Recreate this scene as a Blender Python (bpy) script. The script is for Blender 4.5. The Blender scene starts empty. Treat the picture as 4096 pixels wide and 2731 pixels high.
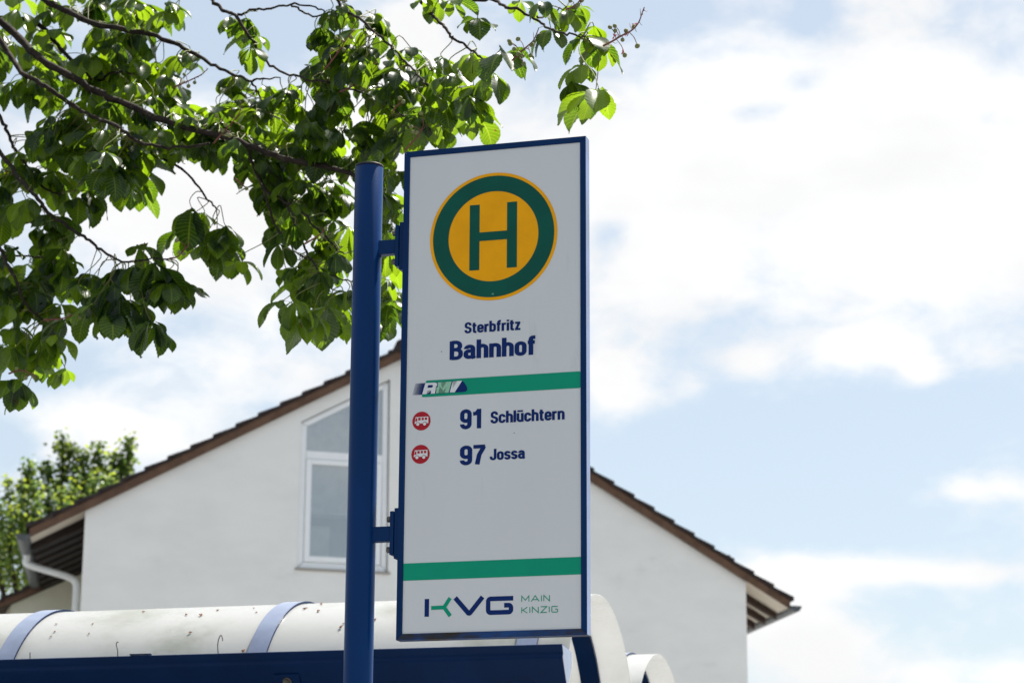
import bpy, bmesh, math, random
import numpy as np
from mathutils import Matrix, Vector

SC = bpy.context.scene
COL = SC.collection
random.seed(7)
RNG = np.random.default_rng(11)
rad = math.radians

# ---------------------------------------------------------------- camera
W, H, F = 4096.0, 2731.0, 9089.3          # photograph size and focal length in pixels
PITCH, ROLL, EYE = 0.2477, 0.0054, 1.6
cp, sp = math.cos(PITCH), math.sin(PITCH)
FW = np.array([0, cp, sp])
_rt, _up = np.array([1.0, 0, 0]), np.array([0, -sp, cp])
RT = math.cos(ROLL) * _rt + math.sin(ROLL) * _up
UP = -math.sin(ROLL) * _rt + math.cos(ROLL) * _up
cam = bpy.data.cameras.new("camera")
cam.sensor_width = 36.0
cam.sensor_fit = 'HORIZONTAL'
cam.lens = F / W * 36.0
cam.clip_end = 3000
cam.dof.use_dof = True
cam.dof.focus_distance = 5.95
cam.dof.aperture_fstop = 7.5
cam.dof.aperture_blades = 9
co = bpy.data.objects.new("camera", cam)
COL.objects.link(co)
M = Matrix.Identity(4)
for i in range(3):
    M[i][0], M[i][1], M[i][2] = RT[i], UP[i], -FW[i]
M[2][3] = EYE
co.matrix_world = M
SC.camera = co

# ---------------------------------------------------------------- light
SUN_EL, SUN_AZ = rad(59), rad(42)         # azimuth clockwise from +Y (to the right, behind the sign)
SUN_STRENGTH, SKY_STRENGTH = 5.0, 0.05
SC.view_settings.view_transform = 'Standard'
SC.view_settings.look = 'None'
SC.view_settings.gamma = 1.0
SC.view_settings.exposure = 1.33
SC.cycles.use_denoising = True
SC.cycles.max_bounces = 10
SC.cycles.transparent_max_bounces = 12

sun = bpy.data.lights.new("sun", 'SUN')
sun.energy = SUN_STRENGTH
sun.angle = rad(0.53)
sun.color = (1.0, 0.95, 0.87)
so = bpy.data.objects.new("sun", sun)
COL.objects.link(so)
sdir = Vector((math.sin(SUN_AZ) * math.cos(SUN_EL), math.cos(SUN_AZ) * math.cos(SUN_EL), math.sin(SUN_EL)))
so.rotation_euler = sdir.to_track_quat('Z', 'Y').to_euler()
so.location = (8, 12, 20)


class NT:
    """small helper round a node tree"""
    def __init__(self, tree):
        self.t = tree
        self.n = tree.nodes
        self.n.clear()

    def node(self, kind, **kw):
        nd = self.n.new(kind)
        for k, v in kw.items():
            setattr(nd, k, v)
        return nd

    def link(self, a, b):
        self.t.links.new(a, b)

    def val(self, sock, v):
        if hasattr(v, 'is_linked') or hasattr(v, 'links'):
            self.link(v, sock)
        else:
            sock.default_value = v

    def math(self, op, a, b=None, c=None, clamp=False):
        nd = self.node('ShaderNodeMath', operation=op)
        nd.use_clamp = clamp
        self.val(nd.inputs[0], a)
        if b is not None:
            self.val(nd.inputs[1], b)
        if c is not None:
            self.val(nd.inputs[2], c)
        return nd.outputs[0]

    def mix(self, fac, a, b):
        nd = self.node('ShaderNodeMix', data_type='RGBA')
        self.val(nd.inputs[0], fac)
        for s, v in ((nd.inputs[6], a), (nd.inputs[7], b)):
            if isinstance(v, tuple):
                v = tuple(v) + ((1.0,) if len(v) == 3 else ())
            self.val(s, v)
        return nd.outputs[2]

    def noise(self, vec, scale, detail=4, rough=0.55, dist=0.0):
        nd = self.node('ShaderNodeTexNoise')
        if vec is not None:
            self.link(vec, nd.inputs['Vector'])
        nd.inputs['Scale'].default_value = scale
        nd.inputs['Detail'].default_value = detail
        nd.inputs['Roughness'].default_value = rough
        nd.inputs['Distortion'].default_value = dist
        return nd.outputs[0]

    def ramp(self, v, lo, hi, a=0.0, b=1.0):
        nd = self.node('ShaderNodeMapRange')
        nd.interpolation_type = 'SMOOTHSTEP'
        self.val(nd.inputs[0], v)
        nd.inputs[1].default_value = lo
        nd.inputs[2].default_value = hi
        nd.inputs[3].default_value = a
        nd.inputs[4].default_value = b
        return nd.outputs[0]


# ---------------------------------------------------------------- pixel rays
def ray(x, y):
    return FW + RT * ((x - W / 2) / F) - UP * ((y - H / 2) / F)


K = 4096.0 / 2352.0                        # sizes read off the photo shown 2352 wide
EYEV = np.array([0, 0, EYE])


def at(x, y, depth):                       # 2352-wide reading -> world point at distance Y = depth
    d = ray(x * K, y * K)
    return EYEV + d * (depth / d[1])


def on_plane(x, y, P0, n):                 # 4096-wide reading -> point on a plane (world)
    d = ray(x, y)
    return EYEV + d * (((P0 - EYEV) @ n) / (d @ n))


# ---------------------------------------------------------------- sky
world = bpy.data.worlds.new("World")
SC.world = world
world.use_nodes = True
N = NT(world.node_tree)
out = N.node('ShaderNodeOutputWorld')
bg = N.node('ShaderNodeBackground')
bg.inputs[1].default_value = SKY_STRENGTH
N.link(bg.outputs[0], out.inputs[0])
sky = N.node('ShaderNodeTexSky', sky_type='NISHITA')
sky.sun_disc = False
sky.sun_elevation = SUN_EL
sky.sun_rotation = SUN_AZ
sky.air_density = 1.0
sky.dust_density = 1.0
sky.ozone_density = 1.2
tc = N.node('ShaderNodeTexCoord')
sep = N.node('ShaderNodeSeparateXYZ')
N.link(tc.outputs['Generated'], sep.inputs[0])
az = N.math('ARCTAN2', sep.outputs[0], sep.outputs[1])
el = N.math('ARCSINE', sep.outputs[2])
cmb = N.node('ShaderNodeCombineXYZ')
N.link(az, cmb.inputs[0])
N.link(N.math('MULTIPLY', el, 1.7), cmb.inputs[1])
fbm = N.noise(cmb.outputs[0], 15.0, 8, 0.6, 0.35)
fine = N.noise(cmb.outputs[0], 48.0, 6, 0.62, 0.5)
shade = N.noise(cmb.outputs[0], 9.0, 4, 0.5)
# cloud banks (positive) and blue openings (negative) by direction: x, y, half-width, half-height, weight
BANKS = [
    (1950, 330, 560, 330, 1.15), (1500, 560, 240, 190, 0.75), (2250, 560, 260, 150, 0.6), (1330, 330, 170, 120, .5),
    (1500, 20, 170, 75, -0.8), (1875, 45, 85, 55, -.85), (1750, 260, 110, 36, -.85), (1840, 190, 70, 30, -.6),
    (1395, 545, 55, 50, -0.75), (2270, 110, 80, 50, -0.5), (1230, 150, 95, 110, -.55),
    (1420, 890, 75, 75, 0.85), (1390, 830, 40, 60, .5), (1740, 830, 90, 42, 0.95), (1960, 795, 95, 46, 1.0), (2120, 850, 50, 40, 0.85),
    (1590, 895, 42, 30, 0.42), (2240, 1125, 130, 30, 0.65), (1860, 1120, 380, 170, -0.55), (2050, 960, 330, 70, -.4), (1560, 1010, 200, 90, -.3),
    (2010, 1312, 230, 44, 1.05), (1800, 1350, 120, 70, 0.9), (2250, 1318, 100, 24, 0.7), (1860, 1470, 150, 110, 0.95), (2060, 1550, 160, 40, .6), (2320, 1545, 60, 30, .6),
    (600, 70, 190, 100, -0.95), (450, 40, 90, 80, -.7), (960, 60, 95, 110, 0.85), (900, 260, 320, 190, 0.6), (540, 520, 360, 230, 0.85),
    (330, 460, 180, 90, 0.35), (430, 740, 90, 40, -0.35), (110, 840, 150, 50, -0.42), (300, 985, 300, 85, 0.8), (560, 880, 110, 60, .45), (30, 1020, 60, 70, -0.7),
    (40, 1110, 60, 40, .4), (720, 850, 90, 60, .3), (640, 950, 80, 30, -.4), (90, 340, 120, 70, .3),
]
tot = None
for (bx, by, rx, ry, wgt) in BANKS:
    d = ray(bx * K, by * K)
    d = d / np.linalg.norm(d)
    a0, e0 = math.atan2(d[0], d[1]), math.asin(d[2])
    ra, re = rx * K / F, ry * K / F
    qx = N.math('MULTIPLY', N.math('SUBTRACT', az, a0), 1 / ra)
    qy = N.math('MULTIPLY', N.math('SUBTRACT', el, e0), 1 / re)
    q2 = N.math('ADD', N.math('MULTIPLY', qx, qx), N.math('MULTIPLY', qy, qy))
    g = N.math('MULTIPLY', N.math('EXPONENT', N.math('MULTIPLY', q2, -1.0)), wgt)
    tot = g if tot is None else N.math('ADD', tot, g)
n1 = N.math('MULTIPLY', N.math('SUBTRACT', fbm, 0.5), 1.9)
n2 = N.math('MULTIPLY', N.math('SUBTRACT', fine, 0.5), 0.75)
dens = N.math('ADD', tot, N.math('ADD', n1, n2))
cover = N.ramp(dens, -0.22, 0.80)
veil = N.mix(0.50, sky.outputs[0], (7.0, 7.75, 8.2))          # thin high haze over the blue
tone = N.ramp(shade, 0.35, 0.65, 0.95, 1.06)
cl = N.node('ShaderNodeVectorMath', operation='SCALE')
cl.inputs[0].default_value = (8.0, 8.02, 8.05)
N.link(tone, cl.inputs['Scale'])
N.link(N.mix(cover, veil, cl.outputs[0]), bg.inputs[0])


# ---------------------------------------------------------------- materials
MATS = {}


def principled(name, color, rough=0.5, spec=0.5, coat=0.0, var=0.0, vscale=8.0, bump=0.0, bscale=60.0,
               dirt=None, dscale=5.0, dlo=0.6, dhi=0.75, metal=0.0, stretch=(1, 1, 1), speck=None):
    m = bpy.data.materials.new(name)
    m.use_nodes = True
    n = NT(m.node_tree)
    o = n.node('ShaderNodeOutputMaterial')
    b = n.node('ShaderNodeBsdfPrincipled')
    n.link(b.outputs[0], o.inputs[0])
    t = n.node('ShaderNodeTexCoord')
    mp = n.node('ShaderNodeMapping')
    mp.inputs['Scale'].default_value = stretch
    n.link(t.outputs['Object'], mp.inputs[0])
    vec = mp.outputs[0]
    c = tuple(color) + (1.0,)
    col = None
    if var > 0:
        f = n.noise(vec, vscale, 5, 0.6)
        col = n.mix(n.ramp(f, 0.3, 0.7), tuple(x * (1 - var) for x in color), tuple(min(1, x * (1 + var)) for x in color))
    if dirt is not None:
        f = n.ramp(n.noise(vec, dscale, 7, 0.68), dlo, dhi)
        col = n.mix(f, col if col is not None else tuple(color), tuple(dirt))
    if speck is not None:
        vor = n.node('ShaderNodeTexVoronoi')
        vor.inputs['Scale'].default_value = 26
        n.link(t.outputs['Object'], vor.inputs['Vector'])
        dot = n.math('MULTIPLY', n.math('LESS_THAN', vor.outputs['Distance'], 0.045), n.math('GREATER_THAN', n.noise(t.outputs['Object'], 9, 2, .5), 0.585))
        col = n.mix(n.math('MULTIPLY', dot, 0.8), col if col is not None else tuple(color), tuple(speck))
    if col is not None:
        n.link(col, b.inputs['Base Color'])
    else:
        b.inputs['Base Color'].default_value = c
    b.inputs['Roughness'].default_value = rough
    b.inputs['Specular IOR Level'].default_value = spec
    b.inputs['Metallic'].default_value = metal
    b.inputs['Coat Weight'].default_value = coat
    b.inputs['Coat Roughness'].default_value = 0.15
    if bump > 0:
        bp = n.node('ShaderNodeBump')
        bp.inputs['Strength'].default_value = bump
        bp.inputs['Distance'].default_value = 0.01
        n.link(n.noise(vec, bscale, 4, 0.6), bp.inputs['Height'])
        n.link(bp.outputs[0], b.inputs['Normal'])
    MATS[name] = m
    return m


BLUE = principled('blue_paint', (0.0, 0.024, 0.100), 0.34, 0.12, 0.0, 0.10, 6, 0.03, 220, (0.05, 0.04, 0.03), 9, 0.70, 0.80)
BLUE_POLE = principled('blue_pole_paint', (0.0, 0.028, 0.120), 0.28, 0.12, 0.0, 0.10, 5, 0.02, 260, (0.012, 0.03, 0.06), 7, 0.64, 0.76, stretch=(1, 1, .45))
BLUE_BEAM = principled('blue_beam_paint', (0.0, 0.014, 0.060), 0.30, 0.12, 0.0, 0.15, 4, 0.03, 120, (0.10, 0.075, 0.05), 26, 0.76, 0.80)
BLUE_SHEEN = principled('painted_sheen_blue', (0.185, 0.22, 0.33), 0.38, 0.5, 0.8, 0.10, 12, 0.05, 150, (0.28, 0.30, 0.36), 18, 0.66, 0.76)  # pale blue with grazing sun and sky sheen put into the colour
BOTTOM_DIRT = principled('grimy_blue_paint', (0.003, 0.04, 0.16), 0.55, 0.3, 0.0, 0.2, 10, 0.1, 120, (0.020, 0.016, 0.009), 11, 0.40, 0.66, stretch=(1, 1, 3))
EDGE = principled('painted_sheen_blue_edge', (0.085, 0.125, 0.27), 0.34, 0.5, 0.8, 0.25, 7, 0.05, 120, (0.05, 0.05, 0.07), 10, 0.6, 0.75)  # lighter blue imitating the sun highlight along the frame's right side
RUBBER = principled('black_rubber', (0.012, 0.012, 0.013), 0.5)
FACE = principled('sign_face_white', (0.64, 0.655, 0.665), 0.30, 0.4, 0.0, 0.03, 2.2, 0.0, 10, (0.50, 0.50, 0.48), 15, 0.60, 0.86, stretch=(1, 1, .16), speck=(0.10, 0.09, 0.08))
YELLOW = principled('sign_yellow', (0.92, 0.40, 0.0), 0.42, 0.15, 0, 0.05, 14)
GREEN_DARK = principled('sign_dark_green', (0.0, 0.085, 0.058), 0.38, 0.15, 0, 0.10, 12)
GREEN = principled('sign_green', (0.0, 0.29, 0.17), 0.36, 0.15, 0, 0.03, 8)
GREEN_PALE = principled('sign_pale_green', (0.28, 0.54, 0.37), 0.34)
NAVY = principled('sign_navy', (0.0, 0.018, 0.125), 0.38, 0.15)
RED = principled('sign_red', (0.42, 0.014, 0.026), 0.38, 0.15)
MARK_WHITE = principled('sign_mark_white', (0.71, 0.725, 0.73), 0.34)
STEEL = principled('bolt_steel', (0.13, 0.115, 0.10), 0.5, 0.5, 0, 0.25, 60, 0.1, 200, (0.10, 0.06, 0.03), 90, 0.55, 0.7, metal=0.6)
PLASTER = principled('white_plaster', (0.725, 0.722, 0.705), 0.9, 0.2, 0, 0.035, 0.9, 0.6, 16, (0.55, 0.555, 0.55), 0.8, 0.58, 0.84, stretch=(1, 1, 2.2))
PLASTER_ANNEX = principled('cream_plaster', (0.56, 0.55, 0.44), 0.9, 0.2, 0, 0.05, 1.2, 0.3, 22)
VERGE = principled('brown_verge_board', (0.105, 0.058, 0.036), 0.7, 0.3, 0, 0.22, 5, 0.1, 60)
RAFTER = principled('brown_rafter', (0.036, 0.021, 0.015), 0.7, 0.3, 0, 0.25, 5)
RAFTER_DARK = principled('dark_brown_boards', (0.016, 0.011, 0.009), 0.7, 0.2, 0, 0.25, 5)  # darker brown for the boards and rafters of the left eave
TILE = principled('brown_roof_tile', (0.026, 0.019, 0.018), 0.75, 0.3, 0, 0.35, 7, 0.2, 40, (0.085, 0.08, 0.055), 3.5, 0.6, 0.75)
SOFFIT = principled('cream_soffit', (0.52, 0.47, 0.40), 0.8, 0.2, 0, 0.06, 4)
ZINC = principled('weathered_zinc', (0.085, 0.095, 0.10), 0.5, 0.5, 0, 0.25, 6, 0, 10, (0.09, 0.08, 0.065), 4, 0.55, 0.7, metal=0.35)
PIPE = principled('white_downpipe', (0.66, 0.68, 0.68), 0.45, 0.4, 0, 0.05, 5)
FRAME_W = principled('white_window_frame', (0.76, 0.78, 0.80), 0.35, 0.5, 0, 0.02, 6)
SILL = principled('brown_sill', (0.30, 0.275, 0.25), 0.7)
GASKET = principled('dark_reveal_joint', (0.09, 0.075, 0.07), 0.8)
CURTAIN = principled('net_curtain', (0.76, 0.75, 0.71), 0.9, 0.1, 0, 0.12, 5)
ROOM = principled('room_wall', (0.40, 0.43, 0.47), 0.9, 0.1)
ASPHALT = principled('asphalt', (0.055, 0.055, 0.057), 0.9, 0.2, 0, 0.25, 4, 0.3, 90)
PAVING = principled('paving', (0.25, 0.25, 0.245), 0.9, 0.2, 0, 0.15, 3, 0.3, 60)
BARK = principled('chestnut_bark', (0.030, 0.022, 0.018), 0.9, 0.2, 0, 0.4, 30, 0.6, 70, (0.075, 0.06, 0.048), 40, 0.56, 0.7)
STALK = principled('green_petiole', (0.13, 0.14, 0.03), 0.6, 0.3)
FRUIT_STALK = principled('reddish_fruit_stalk', (0.15, 0.055, 0.04), 0.7, 0.3, 0, 0.2, 50)
FRUIT = principled('green_spiny_fruit', (0.30, 0.32, 0.13), 0.7, 0.3, 0, 0.3, 160, 0.8, 420)
WITHERED = principled('withered_petal', (0.42, 0.08, 0.10), 0.8)
HUSK = principled('dry_brown_husk', (0.28, 0.13, 0.075), 0.8, 0.2, 0, 0.5, 120)
TWIG = principled('dark_twig', (0.02, 0.019, 0.022), 0.8)


def glass_material():
    m = bpy.data.materials.new('window_glass')
    m.use_nodes = True
    n = NT(m.node_tree)
    o = n.node('ShaderNodeOutputMaterial')
    t = n.node('ShaderNodeBsdfTransparent')
    t.inputs[0].default_value = (0.92, 0.94, 0.94, 1)
    g = n.node('ShaderNodeBsdfGlossy')
    g.inputs['Roughness'].default_value = 0.03
    mx = n.node('ShaderNodeMixShader')
    fr = n.node('ShaderNodeFresnel')
    fr.inputs[0].default_value = 1.55
    n.link(n.math('ADD', n.math('MULTIPLY', fr.outputs[0], 1.6), 0.24, clamp=True), mx.inputs[0])
    n.link(t.outputs[0], mx.inputs[1])
    n.link(g.outputs[0], mx.inputs[2])
    n.link(mx.outputs[0], o.inputs[0])
    return m


GLASS = glass_material()


def sheet_material():
    """weathered translucent white roof sheet"""
    m = bpy.data.materials.new('translucent_roof_sheet')
    m.use_nodes = True
    n = NT(m.node_tree)
    o = n.node('ShaderNodeOutputMaterial')
    t = n.node('ShaderNodeTexCoord')
    big = n.noise(t.outputs['Object'], 2.6, 6, 0.62)
    sm = n.noise(t.outputs['Object'], 34, 6, 0.7)
    c = n.mix(n.ramp(big, 0.43, 0.74), (0.66, 0.67, 0.675), (0.38, 0.40, 0.35))
    c = n.mix(n.math('MULTIPLY', n.ramp(sm, 0.60, 0.78), 0.55), c, (0.47, 0.44, 0.36))
    b = n.node('ShaderNodeBsdfPrincipled')
    n.link(c, b.inputs['Base Color'])
    b.inputs['Roughness'].default_value = 0.30
    n.link(n.ramp(big, 0.3, 0.7, 0.16, 0.34), b.inputs['Roughness'])
    tr = n.node('ShaderNodeBsdfTranslucent')
    tr.inputs[0].default_value = (0.66, 0.665, 0.665, 1)
    mx = n.node('ShaderNodeMixShader')
    mx.inputs[0].default_value = 0.5
    n.link(b.outputs[0], mx.inputs[1])
    n.link(tr.outputs[0], mx.inputs[2])
    n.link(mx.outputs[0], o.inputs[0])
    return m


SHEET = sheet_material()


def leaf_material(name, dark, lit, veins=True, gloss=0.34, trans=0.5, holes=True):
    m = bpy.data.materials.new(name)
    m.use_nodes = True
    n = NT(m.node_tree)
    o = n.node('ShaderNodeOutputMaterial')
    at_ = n.node('ShaderNodeAttribute', attribute_name='leaf_tone')
    tone = at_.outputs['Fac']
    tc_ = n.node('ShaderNodeTexCoord')
    blot = n.noise(tc_.outputs['Object'], 45, 4, 0.6)
    cd = n.mix(tone, tuple(x * 0.75 for x in dark), tuple(x * 1.3 for x in dark))
    cl_ = n.mix(n.ramp(tone, 0.28, 0.92), (lit[0] * 0.20, lit[1] * 0.30, lit[2]), (lit[0] * 1.22, lit[1] * 1.10, lit[2] * 1.1))
    cl_ = n.mix(n.ramp(blot, 0.35, 0.7, 0, 0.35), cl_, tuple(x * 0.72 for x in lit))
    if veins:
        uv = n.node('ShaderNodeUVMap')
        s = n.node('ShaderNodeSeparateXYZ')
        n.link(uv.outputs[0], s.inputs[0])
        au = n.math('ABSOLUTE', n.math('MULTIPLY_ADD', s.outputs[0], 2.0, -1.0))
        mid = n.ramp(au, 0.025, 0.075, 1.0, 0.0)
        ph = n.math('FRACT', n.math('SUBTRACT', n.math('MULTIPLY', s.outputs[1], 13.0), n.math('MULTIPLY', au, 2.1)))
        side = n.ramp(n.math('ABSOLUTE', n.math('SUBTRACT', ph, 0.5)), 0.05, 0.13, 0.75, 0.0)
        v = n.math('MAXIMUM', mid, side)
        cd = n.mix(n.math('MULTIPLY', v, 0.55), cd, (0.07, 0.12, 0.025))
        cl_ = n.mix(n.math('MULTIPLY', v, 0.6), cl_, (0.42, 0.52, 0.05))
        # a few brown, dried spots
        spot = n.math('MULTIPLY', n.ramp(n.noise(tc_.outputs['Object'], 38, 2, 0.5), 0.71, 0.73), n.ramp(tone, 0.5, 0.6))
        cd = n.mix(spot, cd, (0.10, 0.045, 0.015))
        cl_ = n.mix(spot, cl_, (0.16, 0.06, 0.015))
    b = n.node('ShaderNodeBsdfPrincipled')
    n.link(cd, b.inputs['Base Color'])
    b.inputs['Roughness'].default_value = gloss
    b.inputs['Specular IOR Level'].default_value = 0.45
    tr = n.node('ShaderNodeBsdfTranslucent')
    n.link(cl_, tr.inputs[0])
    mx = n.node('ShaderNodeMixShader')
    mx.inputs[0].default_value = trans
    n.link(b.outputs[0], mx.inputs[1])
    n.link(tr.outputs[0], mx.inputs[2])
    res = mx.outputs[0]
    if holes:
        hl = n.ramp(n.noise(tc_.outputs['Object'], 52, 2, 0.5), 0.745, 0.75)
        hl = n.math('MULTIPLY', hl, n.math('LESS_THAN', tone, 0.45))
        tp = n.node('ShaderNodeBsdfTransparent')
        m2 = n.node('ShaderNodeMixShader')
        n.link(hl, m2.inputs[0])
        n.link(res, m2.inputs[1])
        n.link(tp.outputs[0], m2.inputs[2])
        res = m2.outputs[0]
    n.link(res, o.inputs[0])
    return m


LEAF = leaf_material('chestnut_leaf', (0.004, 0.018, 0.010), (0.215, 0.395, 0.003))
LEAF_FAR = leaf_material('maple_leaf', (0.065, 0.12, 0.022), (0.38, 0.50, 0.045), veins=False, gloss=0.45, holes=False)


# ---------------------------------------------------------------- object helpers
def mesh_object(name, verts, faces, mat, parent=None, smooth=False, tag_=None):
    me = bpy.data.meshes.new(name)
    me.from_pydata([tuple(map(float, v)) for v in verts], [], [tuple(int(i) for i in f) for f in faces])
    me.update()
    me.materials.append(mat)
    if smooth:
        me.polygons.foreach_set('use_smooth', [True] * len(me.polygons))
    o = bpy.data.objects.new(name, me)
    COL.objects.link(o)
    if parent is not None:
        attach(o, parent)
    return o


def attach(o, parent):
    o.parent = parent
    if parent.type == 'EMPTY':
        o.matrix_parent_inverse = Matrix.Translation(-parent.location)


def bm_object(name, bm, mat, parent=None, smooth=False, mats=None):
    bmesh.ops.recalc_face_normals(bm, faces=bm.faces)
    me = bpy.data.meshes.new(name)
    bm.to_mesh(me)
    bm.free()
    for mm in (mats or [mat]):
        me.materials.append(mm)
    if smooth:
        me.polygons.foreach_set('use_smooth', [True] * len(me.polygons))
    o = bpy.data.objects.new(name, me)
    COL.objects.link(o)
    if parent is not None:
        attach(o, parent)
    return o


def empty(name, loc, label=None, cat=None, group=None):
    e = bpy.data.objects.new(name, None)
    e.empty_display_size = 0.2
    e.location = loc
    COL.objects.link(e)
    tag(e, label, cat, group)
    return e


def tag(o, label=None, cat=None, group=None, kind=None):
    if label:
        o['label'] = label
    if cat:
        o['category'] = cat
    if group:
        o['group'] = group
    if kind:
        o['kind'] = kind
    return o


def copy_tree(o, parent=None):
    c = o.copy()
    COL.objects.link(c)
    if parent is not None:
        mi = o.matrix_parent_inverse.copy()
        c.parent = parent
        c.matrix_parent_inverse = mi
    for ch in o.children:
        copy_tree(ch, c)
    return c


def tube_geo(pts, radii, sides=8, caps=True):
    pts = [np.array(p, float) for p in pts]
    n = len(pts)
    vs, fs = [], []
    ref = np.array([0.13, 0.31, 0.94])
    prev = None
    for i in range(n):
        t = pts[min(i + 1, n - 1)] - pts[max(i - 1, 0)]
        t = t / (np.linalg.norm(t) + 1e-9)
        if prev is None:
            a = np.cross(t, ref)
            if np.linalg.norm(a) < 1e-3:
                a = np.cross(t, [1, 0, 0])
        else:
            a = prev - t * (prev @ t)
        a = a / np.linalg.norm(a)
        prev = a
        b = np.cross(t, a)
        r = radii[i] if hasattr(radii, '__len__') else radii
        for k in range(sides):
            th = 2 * math.pi * k / sides
            vs.append(pts[i] + r * (math.cos(th) * a + math.sin(th) * b))
    for i in range(n - 1):
        for k in range(sides):
            k2 = (k + 1) % sides
            fs.append((i * sides + k, i * sides + k2, (i + 1) * sides + k2, (i + 1) * sides + k))
    if caps:
        fs.append(tuple(range(sides))[::-1])
        fs.append(tuple((n - 1) * sides + k for k in range(sides)))
    return vs, fs


def merge(geos):
    V, Fc = [], []
    for v, f in geos:
        o = len(V)
        V += list(v)
        Fc += [tuple(i + o for i in q) for q in f]
    return V, Fc


def smooth_path(pts, sub=6):
    """Catmull-Rom through the points"""
    P = [np.array(p, float) for p in pts]
    P = [2 * P[0] - P[1]] + P + [2 * P[-1] - P[-2]]
    res = []
    for i in range(1, len(P) - 2):
        for k in range(sub):
            t = k / sub
            a, b, c, d = P[i - 1], P[i], P[i + 1], P[i + 2]
            res.append(0.5 * ((2 * b) + (-a + c) * t + (2 * a - 5 * b + 4 * c - d) * t * t + (-a + 3 * b - 3 * c + d) * t ** 3))
    res.append(P[-2])
    return res


class Frame:
    """a local frame: u along, d into depth, z up"""
    def __init__(self, O, u, d):
        self.O, self.u, self.d = np.array(O, float), np.array(u, float), np.array(d, float)

    def p(self, u, d, z):
        return self.O + self.u * u + self.d * d + np.array([0, 0, z])


def prism(fr, poly, axis, a, b):
    """poly in two of (u,d,z), extruded along the third between a and b -> verts, faces"""
    n = len(poly)
    def pt(q, s):
        if axis == 'd':
            return fr.p(q[0], s, q[1])
        if axis == 'u':
            return fr.p(s, q[0], q[1])
        return fr.p(q[0], q[1], s)
    v = [pt(q, a) for q in poly] + [pt(q, b) for q in poly]
    f = [tuple(range(n))[::-1], tuple(range(n, 2 * n))]
    for i in range(n):
        j = (i + 1) % n
        f.append((i, j, n + j, n + i))
    return v, f


def boxg(fr, u0, u1, d0, d1, z0, z1):
    return prism(fr, [(u0, z0), (u1, z0), (u1, z1), (u0, z1)], 'd', d0, d1)


def solid(name, geo, mat, parent=None, smooth=False, bevel=0.0):
    v, f = geo
    bm = bmesh.new()
    bv = [bm.verts.new(tuple(map(float, p))) for p in v]
    for q in f:
        try:
            bm.faces.new([bv[i] for i in q])
        except ValueError:
            pass
    bmesh.ops.recalc_face_normals(bm, faces=bm.faces)
    if bevel > 0:
        es = [e for e in bm.edges if len(e.link_faces) == 2 and e.calc_face_angle(0) > 0.5]
        bmesh.ops.bevel(bm, geom=es, offset=bevel, segments=2, affect='EDGES', profile=0.6)
    return bm_object(name, bm, mat, parent, smooth)


# ---------------------------------------------------------------- ground
fc = mesh_object('forecourt', [(-60, 11.2, .004), (60, 11.2, .004), (60, 70, .004), (-60, 70, .004)], [(0, 1, 2, 3)], PAVING)
tag(fc, kind='structure')
g = mesh_object('ground', [(-600, -400, 0), (600, -400, 0), (600, 900, 0), (-600, 900, 0)], [(0, 1, 2, 3)], ASPHALT)
tag(g, kind='structure')

YAW = 0.2803                                # the sign and the shelter stand parallel
SU, SD = np.array([math.cos(YAW), -math.sin(YAW), 0]), np.array([math.sin(YAW), math.cos(YAW), 0])
pvf = Frame((0, 5.0, 0), SU, SD)
pv = solid('pavement', boxg(pvf, -30, 30, -2.2, 5.6, -0.05, 0.12), PAVING)
tag(pv, kind='structure')

# ================================================================ BUS STOP SIGN
SIGN = Frame((-0.0506, 5.7351, 1.3366 + EYE), SU, SD)
SW, SH, ST, FRW = 0.5032, 1.3106, 0.038, 0.016
pole_base = SIGN.p(-0.358, 0.019, 0)
pole_base[2] = 0.12
sign = empty('bus_stop_sign', pole_base, 'tall white bus stop sign with green and yellow H roundel on a blue pole', 'bus stop sign')
PR = 0.0382
pt_ = SIGN.p(-0.358, 0.019, 0.626)
axis = [np.array([pt_[0], pt_[1], z]) for z in (0.12, 1.2, 2.2, 3.0, pt_[2] - 0.002, pt_[2])]
v, f = tube_geo(axis, [PR, PR, PR, PR, PR, PR - .002], 48)
pole = solid('pole', (v, f), BLUE_POLE, sign)
for p_ in pole.data.polygons:
    p_.use_smooth = len(p_.vertices) == 4
v, f = tube_geo([np.array([pt_[0], pt_[1], pt_[2] + z]) for z in (0.0003, 0.001, 0.005, 0.0065)], [PR - .001, PR + .0006, PR + .0006, PR - .003], 48)
cap = solid('pole_cap', (v, f), RUBBER, pole)
for p_ in cap.data.polygons:
    p_.use_smooth = len(p_.vertices) == 4
v, f = tube_geo([pole_base + np.array([0, 0, z]) for z in (0, 0.012)], [0.11, 0.11], 32)
solid('base_plate', (v, f), BLUE_POLE, sign)

# frame of four mitred bars
x0, x1, z0, z1 = -SW / 2, SW / 2, -SH / 2, SH / 2
xi0, xi1, zi0, zi1 = x0 + FRW, x1 - FRW, z0 + FRW, z1 - FRW
g_ = 0.0004
bars = [[(x0, z1), (x1, z1), (xi1 + g_, zi1), (xi0 - g_, zi1)], [(x1, z1 - g_), (x1, z0 + g_), (xi1, zi0 + g_), (xi1, zi1 - g_)],
        [(x0, z0 + g_), (x0, z1 - g_), (xi0, zi1 - g_), (xi0, zi0 + g_)]]
frame_geo = merge([prism(SIGN, b, 'd', 0, ST) for b in bars])
frame = solid('sign_frame', frame_geo, BLUE, sign, bevel=0.0012)
frame.data.materials.append(EDGE)      # grazing sun highlight on the outer right side, put into the colour
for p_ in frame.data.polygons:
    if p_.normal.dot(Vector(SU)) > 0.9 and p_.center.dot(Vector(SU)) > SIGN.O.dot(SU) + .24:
        p_.material_index = 1
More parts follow.
